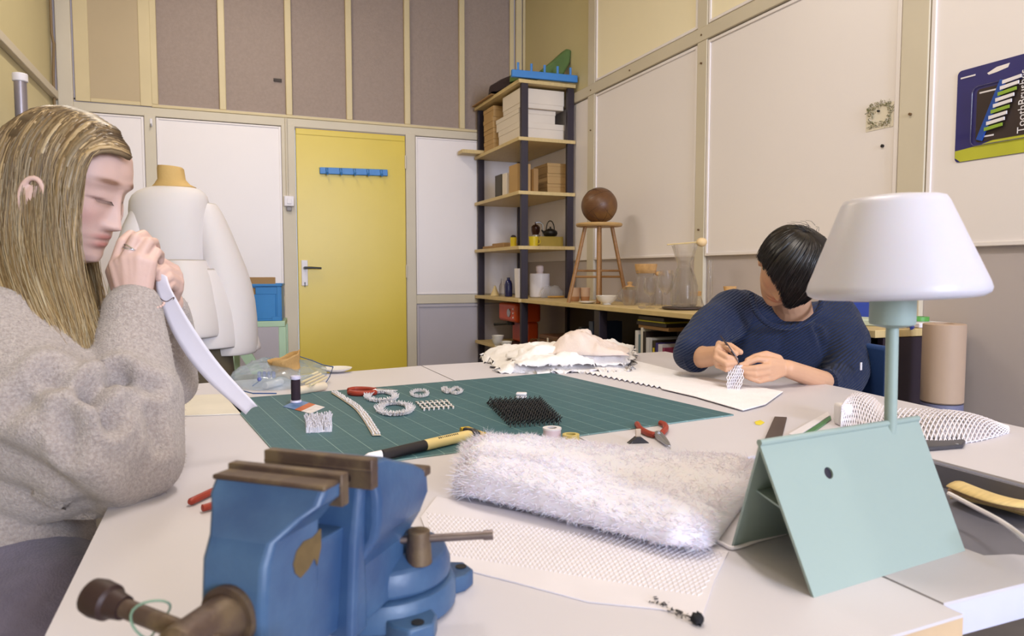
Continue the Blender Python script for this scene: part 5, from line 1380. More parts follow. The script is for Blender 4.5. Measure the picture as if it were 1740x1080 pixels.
# ---------------------------------------------------------------- the woman
m_skinw = skin_mat('fair_skin', (206, 172, 160))
m_swt = mat('oatmeal_wool', (158, 144, 138), .95, scale=240, bump=.9, bscale=420, sheen=.3, rgb2=(182, 169, 163), mix=(.35, .65))
hx_ = CR; pitch = math.radians(17)
fwd = (CR*math.cos(pitch)-Vector((0, 0, 1))*math.sin(pitch)); fwd = (fwd+CF*-.04).normalized()
HO = PD(117, 310, 1.12)
lft = Vector((0, 0, 1)).cross(fwd).normalized(); upv = fwd.cross(lft)
HM = Matrix(((fwd.x, lft.x, upv.x, HO.x), (fwd.y, lft.y, upv.y, HO.y), (fwd.z, lft.z, upv.z, HO.z), (0, 0, 0, 1)))
wo = PD(-40, 1000, 1.06)
wm = thing('person', 'seated woman with long blond hair and fuzzy oatmeal sweater, sewing a white strip', 'person', (wo.x, wo.y, .45))
P_ = PD
mb = MB(); add_head(mb, HM, s=1.0, eo=.0185, ex=.030, ez=-.022)
mb.chain([P_(78, 350, 1.12), P_(50, 430, 1.13), P_(5, 520, 1.13)], [.050, .048, .058], 20)
mb.chain([P_(5, 520, 1.13), P_(-40, 640, 1.13), P_(-50, 820, 1.08), P_(-50, 1020, 1.06)], [.08, .12, .12, .14], 24)
mb.chain([P_(-10, 560, 1.03), P_(110, 730, .97), P_(212, 775, .995), P_(228, 660, 1.02), P_(232, 545, 1.055)], [.055, .045, .040, .036, .026], 18)
mb.chain([P_(30, 550, 1.25), P_(200, 620, 1.34), P_(286, 650, 1.30), P_(286, 560, 1.25), P_(286, 515, 1.20)], [.05, .042, .036, .03, .024], 18)
Wr = P_(233, 522, 1.06)
add_hand(mb, Wr, [P_(196, 450, 1.052), P_(214, 440, 1.046), P_(236, 438, 1.048), P_(256, 446, 1.056)],
         [[P_(196, 450, 1.052), P_(208, 412, 1.058), P_(222, 398, 1.08), P_(237, 404, 1.10)],
          [P_(214, 440, 1.046), P_(230, 405, 1.05), P_(244, 398, 1.072), P_(254, 408, 1.095)],
          [P_(236, 438, 1.048), P_(252, 412, 1.058), P_(262, 411, 1.08), P_(266, 422, 1.10)],
          [P_(256, 446, 1.056), P_(267, 428, 1.07), P_(273, 432, 1.09), P_(273, 444, 1.10)]],
         [P_(208, 500, 1.075), P_(192, 462, 1.085), P_(204, 432, 1.10), P_(226, 420, 1.11)])
add_hand(mb, P_(290, 508, 1.195), [P_(296, 458, 1.175), P_(301, 468, 1.168), P_(303, 480, 1.166), P_(302, 490, 1.168)],
         [[P_(296, 458, 1.175), P_(277, 446, 1.15), P_(266, 452, 1.13), P_(262, 460, 1.122)],
          [P_(301, 468, 1.168), P_(283, 458, 1.14), P_(272, 464, 1.125), P_(270, 473, 1.122)],
          [P_(303, 480, 1.166), P_(288, 470, 1.138), P_(279, 477, 1.125), P_(277, 485, 1.125)],
          [P_(302, 490, 1.168), P_(291, 482, 1.142), P_(285, 488, 1.132), P_(283, 495, 1.13)]],
         [P_(286, 505, 1.18), P_(270, 490, 1.16), P_(262, 476, 1.14), P_(258, 465, 1.125)])
bodyw = mb.build('body', m_skinw, wm, remesh=.0023, smooth=2)
set_tint(bodyw, face_tint(HM, wm.matrix_basis))
# lashes
for sg in (-1,):
    mb = MB()
    for k in range(16):
        y_ = -.022-.022*k/15; x0 = .0885-.012*(k/15)**2
        p = HM @ Vector((x0-.001, y_, -.0075)); q = HM @ Vector((x0+.006, y_-.002, -.0125)); mb.tube([p, p.lerp(q, .5)+Vector((0, 0, -.0008)), q], [.0005, .0004, .0002], 4)
    mb.build('eyelashes', mat('dark_lash', (52, 36, 30), .6), wm)
# sweater
cr = []
CRV = [((150, 668), (205, 640), .010, .016), ((150, 668), (190, 722), .009, .015), ((85, 640), (150, 672), .011, .014), ((205, 640), (262, 660), .009, .010), ((120, 700), (122, 770), .010, .009), ((-10, 770), (150, 868), .020, .016), ((70, 650), (20, 700), .012, .010), ((255, 700), (270, 760), .008, .006)]
mb = MB()
mb.chain([P_(5, 512, 1.13), P_(-40, 620, 1.10), P_(-50, 800, 1.06), P_(-40, 930, 1.03), P_(-40, 1130, 1.0)], [.075, .15, .155, .150, .165], 28)
mb.chain([P_(-60, 560, 1.13), P_(-20, 600, 1.0), P_(50, 690, .955), P_(140, 748, .955), P_(214, 770, .990)], [.10, .098, .098, .090, .066], 26)
mb.chain([P_(60, 770, 1.0), P_(160, 785, .985), P_(215, 775, .99)], [.09, .078, .066], 26)
mb.chain([P_(214, 770, .990), P_(229, 660, 1.015), P_(226, 585, 1.04), P_(228, 530, 1.057)], [.066, .064, .052, .041], 26)
mb.chain([P_(30, 540, 1.22), P_(170, 610, 1.36), P_(284, 645, 1.31), P_(286, 570, 1.26), P_(286, 528, 1.215)], [.09, .06, .050, .046, .038], 24)
swt = mb.build('sweater', m_swt, wm, remesh=.005, smooth=7)
deform_cloth(swt, .011, 8, (1, 1, .8), 3, cr)
creases_px(swt, CRV)
# short wool fuzz
mb = MB(); rr = random.Random(31); me = swt.data; pol = me.polygons; Tw = swt.parent.matrix_basis
cand = [p for p in pol if (Tw @ p.center-Vector((0, 0, EYE))).dot((Tw.to_3x3() @ p.normal)) < .12]
for i in range(16000):
    p = rr.choice(cand); vs_ = [me.vertices[j].co for j in p.vertices]; a, b = rr.random(), rr.random()
    q = Tw @ (vs_[0]*(1-a)*(1-b)+vs_[1]*a*(1-b)+vs_[2]*a*b+vs_[-1]*(1-a)*b); n = p.normal
    d = (n*1.0+Vector((rr.gauss(0, .7), rr.gauss(0, .7), rr.gauss(0, .7)))).normalized(); L = rr.uniform(.002, .0055)
    s_ = d.orthogonal().normalized()*.00028; k = len(mb.v); mb.v += [q+s_, q-s_, q+d*L]; mb.f.append([k, k+1, k+2]); mb.mi.append(0)
mb.build('wool_fuzz', m_swt, wm)['kind'] = 'stuff'
mb = MB()
mb.chain([P_(-60, 1000, 1.05), P_(60, 1090, .96), P_(170, 1200, .95)], [.16, .13, .11], 24)
mb.build('trousers', mat('shaded_sweater_wool', (112, 104, 122), .9, var=.1, scale=50, bump=.5, bscale=300, sheen=.3), wm, remesh=.008, smooth=5)  # grey-violet colour stands in for shadow on the lower sweater
# ring and bracelet
rc_ = P_(233, 420, 1.048); ax = (P_(230, 405, 1.05)-P_(214, 440, 1.046)).normalized()
rc_ = P_(222, 422, 1.048); u_ = ax.orthogonal().normalized(); v_ = ax.cross(u_)
mb = MB()
for o_ in (-.0025, .0025): mb.tube([rc_+(u_*math.cos(t)+v_*math.sin(t))*.0098+ax*o_*math.cos(t*1) for t in [2*PI*k/24 for k in range(24)]], .0011, 6, closed=True)
mb.build('ring', mat('silver', (220, 220, 225), .2, 1), wm)
bcn = P_(231, 519, 1.06); ax = (P_(228, 470, 1.05)-P_(232, 545, 1.055)).normalized(); u_ = CR-ax*CR.dot(ax); u_.normalize(); v_ = ax.cross(u_)
mb = MB()
for k in range(34):
    t = 2*PI*k/34; mb.ell(bcn+u_*math.cos(t)*.040+v_*math.sin(t)*.028+ax*.003*math.sin(3*t), (.0019,)*3, nu=8, nv=5)
mb.build('bracelet', mat('pearl_beads', (214, 180, 170), .3), wm)
# hair
NG = [guide((224, 270, 1.10), (192, 256, 1.072), (155, 262, 1.044), (136, 310, 1.034), (130, 380, 1.03), (134, 450, 1.03), (156, 530, 1.03), (172, 585, 1.02), (160, 640, 1.01)),
      guide((200, 222, 1.125), (162, 216, 1.072), (120, 255, 1.038), (102, 312, 1.026), (102, 390, 1.02), (112, 460, 1.02), (138, 540, 1.01), (150, 600, 1.0), (152, 648, .985)),
      guide((162, 198, 1.13), (124, 200, 1.07), (86, 245, 1.035), (74, 305, 1.034), (72, 390, 1.024), (84, 470, 1.01), (112, 550, 1.0), (130, 610, .98), (148, 655, .965)),
      guide((120, 184, 1.14), (80, 192, 1.07), (38, 245, 1.04), (26, 318, 1.03), (26, 405, 1.02), (42, 478, 1.0), (72, 545, .975), (100, 600, .95), (125, 650, .93)),
      guide((84, 183, 1.15), (34, 200, 1.08), (-12, 268, 1.055), (-24, 345, 1.045), (-22, 425, 1.03), (-8, 495, .995), (18, 545, .955), (52, 595, .93), (85, 640, .915)),
      guide((62, 186, 1.16), (4, 222, 1.12), (-42, 300, 1.11), (-55, 385, 1.10), (-60, 460, 1.07), (-55, 520, 1.02), (-40, 560, .97), (-10, 600, .93), (20, 640, .91)),
      guide((60, 200, 1.16), (10, 240, 1.19), (-30, 310, 1.2), (-45, 390, 1.2), (-60, 470, 1.2), (-70, 540, 1.2), (-80, 600, 1.2), (-90, 640, 1.2), (-95, 680, 1.2))]
FG = [guide((222, 268, 1.12), (208, 258, 1.15), (186, 275, 1.19), (165, 340, 1.20), (158, 410, 1.20), (166, 470, 1.19), (178, 530, 1.17), (184, 580, 1.15), (176, 625, 1.12)),
      guide((180, 215, 1.12), (165, 225, 1.17), (140, 270, 1.20), (120, 340, 1.205), (125, 420, 1.2), (140, 480, 1.19), (160, 545, 1.16), (166, 595, 1.12), (158, 640, 1.08)),
      guide((120, 193, 1.12), (95, 210, 1.18), (70, 270, 1.21), (60, 340, 1.215), (75, 430, 1.2), (100, 500, 1.18), (130, 560, 1.14), (140, 610, 1.09), (140, 650, 1.04)),
      guide((60, 200, 1.15), (20, 240, 1.2), (-10, 310, 1.21), (-10, 390, 1.21), (10, 450, 1.19), (50, 520, 1.15), (90, 570, 1.10), (115, 620, 1.05), (125, 660, 1.0))]
def blond(rr, t):
    k = rr.random()
    root = [(84, 66, 48), (122, 100, 72), (176, 150, 112), (70, 54, 42)][0 if k < .34 else 1 if k < .68 else 2 if k < .84 else 3]
    tip = [(168, 138, 88), (190, 162, 116), (138, 108, 66), (204, 184, 148)][rr.randrange(4)]
    return lin(root), lin(tip)
m_hairb = hair_mat('blond_hair')
mb = MB(); cols = []
for gs, N in ((NG, 3400), (FG, 1200)): strands(mb, cols, gs, N, 5+N, .00062, blond, .0035, .003, 18)
# broad locks give the mass under the fine strands
for gs, N in ((NG, 260), (FG, 120)): strands(mb, cols, gs, N, 77+N, .0048, blond, .0015, .002, 18, .25)
finish_hair(mb, cols, 'hair', m_hairb, wm)
mb = MB()
# scalp cap below the locks
def cap(u, v):
    p = head_pt(u, .001+.60*v); c = Vector((-.005, 0, .01)); q = c+(p-c)*1.02
    if p.x > .02 and p.z < .068: q = c+(p-c)*(.985 if True else 1)
    return q
mb.grid(cap, 60, 40, True, HM)
o = mb.build('hair_roots', m_hairb, wm, angle=180)
set_tint(o, lambda co: lin((88, 68, 48)))
# the white strip and its thread
Lp = [P_(266, 470, 1.12), P_(268, 500, 1.12), P_(298, 574, 1.14), P_(348, 642, 1.17), P_(418, 704, 1.20)]
Rp = [P_(284, 470, 1.12), P_(294, 497, 1.12), P_(330, 558, 1.14), P_(376, 622, 1.17), P_(438, 690, 1.20)]
LS, RS = spl(Lp, 6), spl(Rp, 6)
tag(MB().grid(lambda u, v: LS[min(int(v*(len(LS)-1)+.5), len(LS)-1)].lerp(RS[min(int(v*(len(RS)-1)+.5), len(RS)-1)], u)+Vector((0, 0, .004*math.sin(u*PI))), 6, len(LS)).build('white_strip', m_white, solid=.0012, angle=180),
    'long white curved strip held by the woman, hanging over the table', 'strip')
tag(MB().tube(spl([P_(262, 470, 1.115), P_(268, 500, 1.12), P_(282, 512, 1.12), P_(296, 505, 1.12), P_(290, 520, 1.13), P_(300, 540, 1.14), P_(296, 552, 1.15)], 6), .0006, 6).build('sewing_thread', mat('brown_thread', (92, 62, 50), .6)),
    'thin brown sewing thread looping over the white strip', 'thread')
# ---------------------------------------------------------------- the person in navy
m_skinm = skin_mat('warm_skin', (206, 160, 130))
m_navy = mat('navy_knit', (20, 36, 72), .85, var=.10, scale=30, sheen=.08)
def rib(m):
    nt = m.node_tree; N = nt.nodes; L = nt.links; b = N['Principled BSDF']
    co = N.new('ShaderNodeTexCoord'); w_ = N.new('ShaderNodeTexWave'); w_.wave_type = 'BANDS'; w_.bands_direction = 'Z'
    w_.inputs['Scale'].default_value = 42; w_.inputs['Distortion'].default_value = 1.4; w_.inputs['Detail Scale'].default_value = .3
    mp = N.new('ShaderNodeMapping'); mp.inputs['Rotation'].default_value = (.35, .45, 0); L.new(co.outputs['Object'], mp.inputs[0]); L.new(mp.outputs[0], w_.inputs[0])
    bp = N.new('ShaderNodeBump'); bp.inputs['Strength'].default_value = .9; bp.inputs['Distance'].default_value = .004
    L.new(w_.outputs[0], bp.inputs['Height']); L.new(bp.outputs[0], b.inputs['Normal'])
rib(m_navy)
HO2 = PD(1342, 452, 2.06)
f2 = (CR*-.36-CF*.60-Vector((0, 0, 1))*.74).normalized()
up2 = Vector((0, 0, 1))*.55+CR*.14-CF*.60; up2 = (up2-f2*up2.dot(f2)).normalized(); l2 = up2.cross(f2)
HM2 = Matrix(((f2.x, l2.x, up2.x, HO2.x), (f2.y, l2.y, up2.y, HO2.y), (f2.z, l2.z, up2.z, HO2.z), (0, 0, 0, 1)))
mo = PD(1335, 760, 2.32)
mm_ = thing('person', 'person with short black hair and navy ribbed sweater, bent over handwork at the right', 'person', (mo.x, mo.y, .45))
mb = MB(); add_head(mb, HM2)
mb.chain([HM2 @ Vector((-.03, 0, -.04)), P_(1345, 510, 2.22), P_(1345, 545, 2.30)], [.055, .056, .07], 20)
mb.chain([P_(1345, 560, 2.30), P_(1340, 640, 2.28), P_(1345, 760, 2.24)], [.085, .10, .12], 22)
mb.chain([P_(1235, 530, 2.30), P_(1178, 606, 2.14), P_(1200, 606, 2.03), P_(1222, 602, 1.96)], [.045, .038, .030, .024], 16)
mb.chain([P_(1425, 545, 2.32), P_(1448, 640, 2.14), P_(1400, 648, 2.02), P_(1338, 626, 1.935)], [.045, .032, .030, .0245], 16)
# left-of-picture hand, holding the tweezers
W1 = P_(1220, 603, 1.965)
add_hand(mb, W1, [P_(1222, 584, 1.925), P_(1218, 596, 1.91), P_(1217, 608, 1.905), P_(1220, 620, 1.91)],
         [[P_(1222, 584, 1.925), P_(1238, 592, 1.90), P_(1250, 602, 1.905)],
          [P_(1218, 596, 1.91), P_(1235, 606, 1.885), P_(1250, 610, 1.89)],
          [P_(1217, 608, 1.905), P_(1234, 618, 1.88), P_(1250, 616, 1.885)],
          [P_(1220, 620, 1.91), P_(1234, 628, 1.885), P_(1247, 626, 1.89)]],
         [P_(1228, 588, 1.96), P_(1240, 588, 1.94), P_(1250, 594, 1.92), P_(1258, 598, 1.905)], fr=.0090)
W2 = P_(1336, 625, 1.935)
add_hand(mb, W2, [P_(1308, 612, 1.905), P_(1306, 622, 1.895), P_(1306, 632, 1.895), P_(1310, 642, 1.90)],
         [[P_(1308, 612, 1.905), P_(1286, 610, 1.90), P_(1270, 617, 1.90), P_(1258, 620, 1.90)],
          [P_(1306, 622, 1.895), P_(1284, 625, 1.88), P_(1270, 626, 1.885), P_(1260, 625, 1.89)],
          [P_(1306, 632, 1.895), P_(1284, 636, 1.88), P_(1270, 633, 1.885), P_(1262, 631, 1.89)],
          [P_(1310, 642, 1.90), P_(1290, 647, 1.885), P_(1276, 643, 1.885), P_(1267, 639, 1.89)]],
         [P_(1322, 610, 1.93), P_(1302, 602, 1.925), P_(1284, 606, 1.915), P_(1270, 612, 1.905)], fr=.0092)
bm_ = mb.build('body', m_skinm, mm_, remesh=.0027, smooth=2)
set_tint(bm_, face_tint(HM2, mm_.matrix_basis, lip=(.82, .55, .52), brow=(.25, .2, .18)))
cr = [(P_(1385, 560, 2.20), P_(1392, 640, 2.18), .010, .010), (P_(1270, 560, 2.2), P_(1225, 600, 2.17), .010, .008), (P_(1400, 580, 2.2), P_(1460, 600, 2.15), .008, .006)]
mb = MB()
mb.chain([P_(1262, 530, 2.32), P_(1300, 552, 2.30), P_(1345, 572, 2.29), P_(1390, 556, 2.30), P_(1420, 540, 2.34)], [.072, .078, .078, .076, .072], 24)
mb.chain([P_(1300, 560, 2.38), P_(1345, 560, 2.40), P_(1395, 560, 2.40)], [.10, .10, .10], 24)
mb.chain([P_(1338, 600, 2.29), P_(1335, 680, 2.25), P_(1345, 800, 2.22)], [.130, .135, .145], 28)
mb.chain([P_(1295, 600, 2.28), P_(1300, 700, 2.25)], [.11, .12], 24); mb.chain([P_(1385, 600, 2.28), P_(1390, 700, 2.25)], [.11, .12], 24)
mb.chain([P_(1246, 532, 2.30), P_(1212, 556, 2.22), P_(1182, 592, 2.13), P_(1172, 600, 2.10)], [.080, .070, .062, .052], 24)
mb.chain([P_(1418, 545, 2.32), P_(1430, 580, 2.25), P_(1436, 625, 2.16), P_(1430, 650, 2.10), P_(1407, 652, 2.035)], [.080, .082, .070, .058, .043], 24)
sm = mb.build('sweater', m_navy, mm_, remesh=.006, smooth=6)
deform_cloth(sm, .007, 10, (1, 1, .7), 9, cr)
# neckline rib
nk = [P_(1277, 500, 2.16), P_(1284, 528, 2.13), P_(1305, 550, 2.125), P_(1335, 556, 2.125), P_(1365, 550, 2.135), P_(1388, 532, 2.15), P_(1398, 505, 2.18)]
MB().tube(spl(nk, 6), .0085, 10).build('neckband', m_navy, mm_)
MB().cyl(P_(1178, 604, 2.095), P_(1186, 605, 2.07), .0495, .047, n=28).build('cuff', m_navy, mm_)
MB().cyl(P_(1408, 652, 2.04), P_(1399, 651, 2.02), .0435, .042, n=28).build('cuff', m_navy, mm_)
MB().box((-.004, -.001, -.011), (.004, .001, .011), TR(P_(1463, 622, 2.03), .2)).build('white_tag', m_wplas, mm_)
# seat and legs
mb = MB()
mb.chain([P_(1345, 830, 2.22), P_(1300, 860, 2.10), P_(1260, 880, 1.95)], [.12, .10, .075], 20); mb.chain([P_(1395, 830, 2.22), P_(1370, 860, 2.08), P_(1340, 890, 1.92)], [.12, .10, .075], 20)
mb.build('trousers', mat('dark_trousers', (40, 40, 50), .8), mm_, remesh=.01, smooth=4)
# black hair swept forward from the crown
def hl(*a): return [HM2 @ Vector(p) for p in a]
cw = (-.045, -.01, .098)
# each guide: crown -> over the skull -> tip, in head coordinates (x face, y left, z up)
# fringe side is head-left = picture-right
HG = [hl(cw, (-.075, -.045, .075), (-.080, -.070, .03), (-.06, -.084, -.01), (-.045, -.082, -.045)),
      hl(cw, (-.045, -.055, .090), (-.030, -.084, .05), (-.010, -.090, .010), (-.005, -.088, -.020)),
      hl(cw, (-.015, -.045, .112), (.025, -.076, .080), (.040, -.086, .045), (.045, -.083, .015)),
      hl(cw, (.005, -.025, .120), (.060, -.050, .092), (.084, -.058, .055), (.090, -.056, .022)),
      hl(cw, (.010, -.005, .122), (.075, -.018, .095), (.104, -.022, .050), (.116, -.010, .000)),
      hl(cw, (.010, .015, .122), (.075, .015, .096), (.108, .015, .045), (.122, .016, -.035)),
      hl(cw, (.005, .035, .118), (.062, .050, .092), (.098, .050, .035), (.110, .040, -.050)),
      hl(cw, (-.005, .055, .108), (.040, .076, .075), (.068, .082, .015), (.075, .074, -.050)),
      hl(cw, (-.030, .060, .100), (.000, .088, .058), (.020, .094, .000), (.025, .088, -.045)),
      hl(cw, (-.060, .050, .090), (-.050, .085, .045), (-.035, .092, .000), (-.030, .086, -.050)),
      hl(cw, (-.090, .025, .075), (-.100, .050, .02), (-.090, .060, -.030), (-.07, .060, -.075)),
      hl(cw, (-.095, -.005, .070), (-.108, .00, .02), (-.100, .0, -.030), (-.08, .0, -.085)),
      hl(cw, (-.085, -.035, .070), (-.096, -.045, .02), (-.085, -.055, -.030), (-.065, -.055, -.075))]
def black(rr, t):
    c = [(22, 16, 18), (30, 22, 24), (16, 12, 14)][rr.randrange(3)]; return lin(c), lin(c)
m_hairk = hair_mat('black_hair', .34)
mb = MB(); cols = []
strands(mb, cols, HG, 320, 3, .0052, black, .0012, .001, 14, .3)
strands(mb, cols, HG, 3200, 4, .0008, black, .0022, .0015, 14, .4)
finish_hair(mb, cols, 'hair', m_hairk, mm_)
def cap2(u, v):
    p = head_pt(u, .001+.56*v); c = Vector((-.005, 0, .01)); q = c+(p-c)*1.03
    if p.x > .03 and p.z < .045 and p.y < -.01: q = c+(p-c)*.98
    return q
mb = MB(); mb.grid(cap2, 60, 40, True, HM2); o = mb.build('hair_roots', m_hairk, mm_, angle=180); set_tint(o, lambda co: lin((18, 14, 15)))
# fine stray hair at the crown
mb = MB(); cols = []; rr = random.Random(2)
for i in range(30):
    b = HM2 @ Vector((-.045+rr.gauss(0, .012), rr.gauss(0, .012), .102)); d = Vector((0, 0, 1))*.02+CR*rr.gauss(-.012, .02)
    n0 = len(mb.v); mb.tube([b, b+d*.6, b+d+CR*-.008-Vector((0, 0, .006))], [.0006, .0005, .0003], 4)
    for q in range(len(mb.v)-n0): cols.append(lin((20, 15, 16)))
finish_hair(mb, cols, 'stray_hair', m_hairk, mm_)
# tweezers and the white lace piece in the hands
t = thing('tweezers', 'dark pointed tweezers in the right hand of the person in navy', 'tweezers', P_(1232, 585, 1.9).to_tuple())
for s_ in (-1, 1):
    MB().tube([P_(1224, 570, 1.90)+CF*.003*s_, P_(1236, 586, 1.895)+CF*.007*s_, P_(1250, 606, 1.885)+CF*.006*s_, P_(1256, 618, 1.88)+CF*.001*s_], [.0018, .0028, .0024, .0010], 8, flat=.6).build('arm', mat('gunmetal', (70, 62, 66), .35, .7), t)
pts = [P_(1252, 620, 1.885), P_(1250, 636, 1.875), P_(1247, 652, 1.87), P_(1244, 670, 1.855), P_(1242, 684, 1.84)]
pc_ = thing('lace_piece', 'white lace piece hanging from the hands of the person in navy', 'lace', pts[0].to_tuple())
LP = spl(pts, 6)
def lsurf(u, v):
    i = min(int(v*(len(LP)-1)), len(LP)-2); p = LP[i].lerp(LP[i+1], v*(len(LP)-1)-i); w_ = .012+.010*math.sin(PI*min(1, v*1.2+.1)); return p+CR*(u-.5)*2*w_+CF*.004*math.sin(u*7+v*9)
netting(lsurf, 7, 12, .0013).build('net', m_white, pc_)
netting(lambda u, v: lsurf(.1+.8*u, v)+CF*.005, 6, 9, .0015).build('inner_net', m_white, pc_)

# ================================================================ dress form, dress, crate and stool behind the woman
DD = 2.75
m_linen = mat('tan_linen', (198, 164, 104), .8, bump=.2)
m_dress = mat('white_scuba_cloth', (214, 207, 207), .7, var=.02, scale=4, bump=.03, bscale=80, sub=.1)
df = PD(292, 600, DD)
t = thing('dress_form', 'tan dress form with a flat neck block, wearing the white dress', 'dress form', (df.x, df.y, 0))
def slab(cx, cy, D, rx, rz_, ry): pass
nb = [PD(292, y, DD) for y in (283, 290, 312, 322)]
def ring_(px, py, D, rx, ry, n=24, tilt=0):
    """horizontal ellipse ring, rx across the picture (px) and ry in depth (m)"""
    c = PD(px, py, D); r = rx/FP*D
    return [c+CR*r*math.cos(2*PI*k/n)+CF*ry*math.sin(2*PI*k/n)+Vector((0, 0, tilt*math.cos(2*PI*k/n))) for k in range(n)]
def rings(mb, rr_, caps=True):
    n = len(rr_[0]); fs = [(j*n+k, j*n+(k+1) % n, (j+1)*n+(k+1) % n, (j+1)*n+k) for j in range(len(rr_)-1) for k in range(n)]
    if caps: fs += [list(range(n))[::-1], [(len(rr_)-1)*n+k for k in range(n)]]
    return mb.add([p for r in rr_ for p in r], fs)
rings(MB(), [ring_(289, 283, DD, 19, .045, tilt=-.003), ring_(290, 287, DD, 21, .048), ring_(292, 305, DD, 22, .050), ring_(293, 313, DD, 28, .058), ring_(296, 318, DD, 36, .065), ring_(297, 326, DD, 30, .065)]).build('neck_block', m_linen, t)
c = PD(300, 700, DD); MB().cyl((c.x, c.y, .02), (c.x, c.y, .75), .015, n=12).build('stand_pole', m_blackp, t)
MB().lathe([(.16, 0), (.16, .012), (.03, .03), (.0001, .031)], TR((c.x, c.y, 0)), 28).build('stand_base', m_blackp, t)
rings(MB(), [ring_(325, 575, DD, 60, .10), ring_(330, 590, DD, 62, .10), ring_(335, 640, DD, 62, .11), ring_(335, 700, DD, 45, .09)]).build('form_body', mat('dark_linen', (92, 82, 66), .8), t)
dr = thing('white_dress', 'white padded dress with layered flared hems on the dress form', 'dress', (df.x, df.y, .7))
# bodice
rings(MB(), [ring_(294, 316, DD, 22, .05), ring_(292, 320, DD, 48, .075), ring_(288, 332, DD, 64, .10), ring_(288, 352, DD, 67, .12), ring_(290, 400, DD, 64, .125), ring_(294, 440, DD, 60, .12), ring_(298, 470, DD, 56, .11), ring_(302, 490, DD, 58, .12)]).build('bodice', m_dress, dr, sub=1, angle=180)
def flare(secs, name, **k):
    rings(MB(), [ring_(*s_) for s_ in secs], caps=False).build(name, m_dress, dr, sub=1, angle=180, solid=.006, **k)
flare([(318, 300+140, DD-.04, 30, .10), (322, 470, DD-.05, 40, .115), (322, 500, DD-.06, 46, .13), (322, 535, DD-.08, 50, .14), (324, 562, DD-.09, 50, .15), (325, 571, DD-.09, 48, .148)], 'front_hem_panel')
flare([(345, 455, DD+.02, 36, .11), (352, 490, DD+.02, 46, .13), (358, 530, DD+.02, 50, .15), (362, 570, DD+.02, 50, .16), (364, 588, DD+.02, 48, .16)], 'middle_hem_panel')
flare([(350, 345, DD+.04, 14, .05), (358, 370, DD+.04, 22, .07), (372, 430, DD+.05, 32, .09), (388, 480, DD+.06, 38, .10), (396, 540, DD+.06, 38, .11), (398, 592, DD+.06, 36, .11), (398, 600, DD+.06, 33, .11)], 'sleeve')
flare([(250, 345, DD-.02, 16, .05), (240, 380, DD-.04, 26, .07), (232, 440, DD-.06, 34, .09), (228, 500, DD-.06, 38, .10), (228, 560, DD-.06, 38, .11)], 'sleeve')
flare([(330, 480, DD+.08, 60, .12), (345, 530, DD+.10, 74, .15), (360, 585, DD+.10, 80, .16), (362, 594, DD+.10, 78, .16)], 'rear_hem_panel')
# dark fabric below the hem
c = PD(380, 622, 2.9)
# crate on the mint stool
Dc = 3.75
a = PD(424, 546, Dc); b = PD(467, 546, Dc); zc_ = EYE-(546-464)/FP*Dc
t = thing('mint_stool', 'mint green wooden step stool under the blue crate', 'stool', (a.x, a.y, 0))
Ms = TR(((a.x+b.x)/2, (a.y+b.y)/2+.12, 0), -TH*.3)
m_mint2 = mat('mint_wood_paint', (172, 198, 168), .5)
MB().box((-.16, -.15, zc_-.03), (.13, .15, zc_), Ms).build('top', m_mint2, t, bevel=.003)
for x_ in (-.145, .115):
    for y_ in (-.135, .135): MB().box((x_-.018, y_-.015, 0), (x_+.018, y_+.015, zc_-.031), Ms).build('leg', m_mint2, t, bevel=.003)
MB().add([Ms @ Vector(p) for p in ((-.14, -.138, zc_-.10), (-.10, -.138, zc_-.06), (.10, -.138, zc_-.42), (.06, -.138, zc_-.46), (-.14, -.118, zc_-.10), (-.10, -.118, zc_-.06), (.10, -.118, zc_-.42), (.06, -.118, zc_-.46))],
         [(0, 1, 2, 3), (7, 6, 5, 4), (0, 4, 5, 1), (1, 5, 6, 2), (2, 6, 7, 3), (3, 7, 4, 0)]).build('brace', m_mint2, t)
hcr = (546-483)/FP*Dc
t = thing('blue_crate', 'blue plastic crate standing on the mint stool', 'crate', (Ms @ Vector((0, 0, zc_))).to_tuple())
m_crate = mat('blue_crate_plastic', (46, 122, 184), .4)
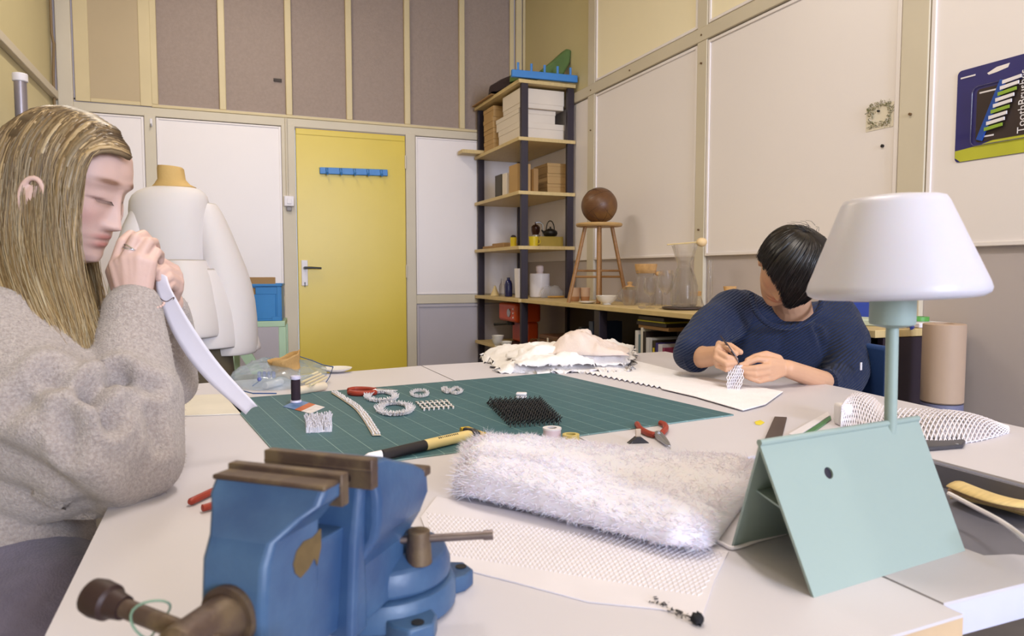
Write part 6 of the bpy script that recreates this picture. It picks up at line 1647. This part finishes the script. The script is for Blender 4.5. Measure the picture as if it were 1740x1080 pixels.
z0, z1 = zc_+.001, zc_+hcr
mb = MB()
x0, x1, y0, y1 = -.165, .115, -.14, .14
mb.box((x0, y0, z0), (x1, y1, z0+.01), Ms)
mb.box((x0+.03, y0, z0+.01), (x1-.03, y0+.006, z1-.055), Ms).box((x0, y0, z1-.055), (x0+.06, y0+.006, z1), Ms).box((x1-.13, y0, z1-.055), (x1, y0+.006, z1), Ms).box((x0, y0, z1-.02), (x1, y0+.006, z1), Ms)
mb.box((x0, y0, z0+.01), (x0+.03, y0+.008, z1-.05), Ms).box((x1-.03, y0, z0+.01), (x1, y0+.008, z1-.05), Ms)
mb.box((x0, y1-.006, z0+.01), (x1, y1, z1), Ms).box((x0, y0+.006, z0+.01), (x0+.006, y1-.006, z1), Ms).box((x1-.006, y0+.006, z0+.01), (x1, y1-.006, z1), Ms)
mb.build('body', m_crate, t, bevel=.002)
mb = MB().box((x0-.006, y0-.006, z1-.012), (x1+.006, y0, z1), Ms).box((x1, y0-.006, z1-.012), (x1+.006, y1+.006, z1), Ms).box((x0-.006, y1, z1-.012), (x1+.006, y1+.006, z1), Ms).box((x0-.006, y0, z1-.012), (x0, y1, z1), Ms)
mb.build('rim', m_crate, t, bevel=.001)
MB().box((x1-.05, y0-.004, z0+.0), (x1-.004, y0, z0+.022), Ms).box((x1-.022, y0-.004, z0+.022), (x1-.006, y0, z1-.014), Ms).build('corner_rib', m_crate, t, bevel=.001)
tag(MB().box((x0+.01, y0+.01, z0+.012), (x1-.03, y0+.02, z1+.035), Ms).box((x0+.01, y0+.02, z0+.012), (x0+.02, y1-.02, z1+.02), Ms).build('cardboard_insert', m_kraftd, bevel=.002), 'brown cardboard standing in the blue crate', 'cardboard')
# tan chest-of-fabric below the dress
c = PD(395, 640, 3.1)
tag(MB().box((-.32, -.12, 0), (.16, .12, .60), TR((c.x, c.y, 0), -.2)).build('dark_chest', mat('olive_brown_board', (96, 84, 66), .7), bevel=.01), 'low olive brown chest behind the table under the white dress', 'chest')
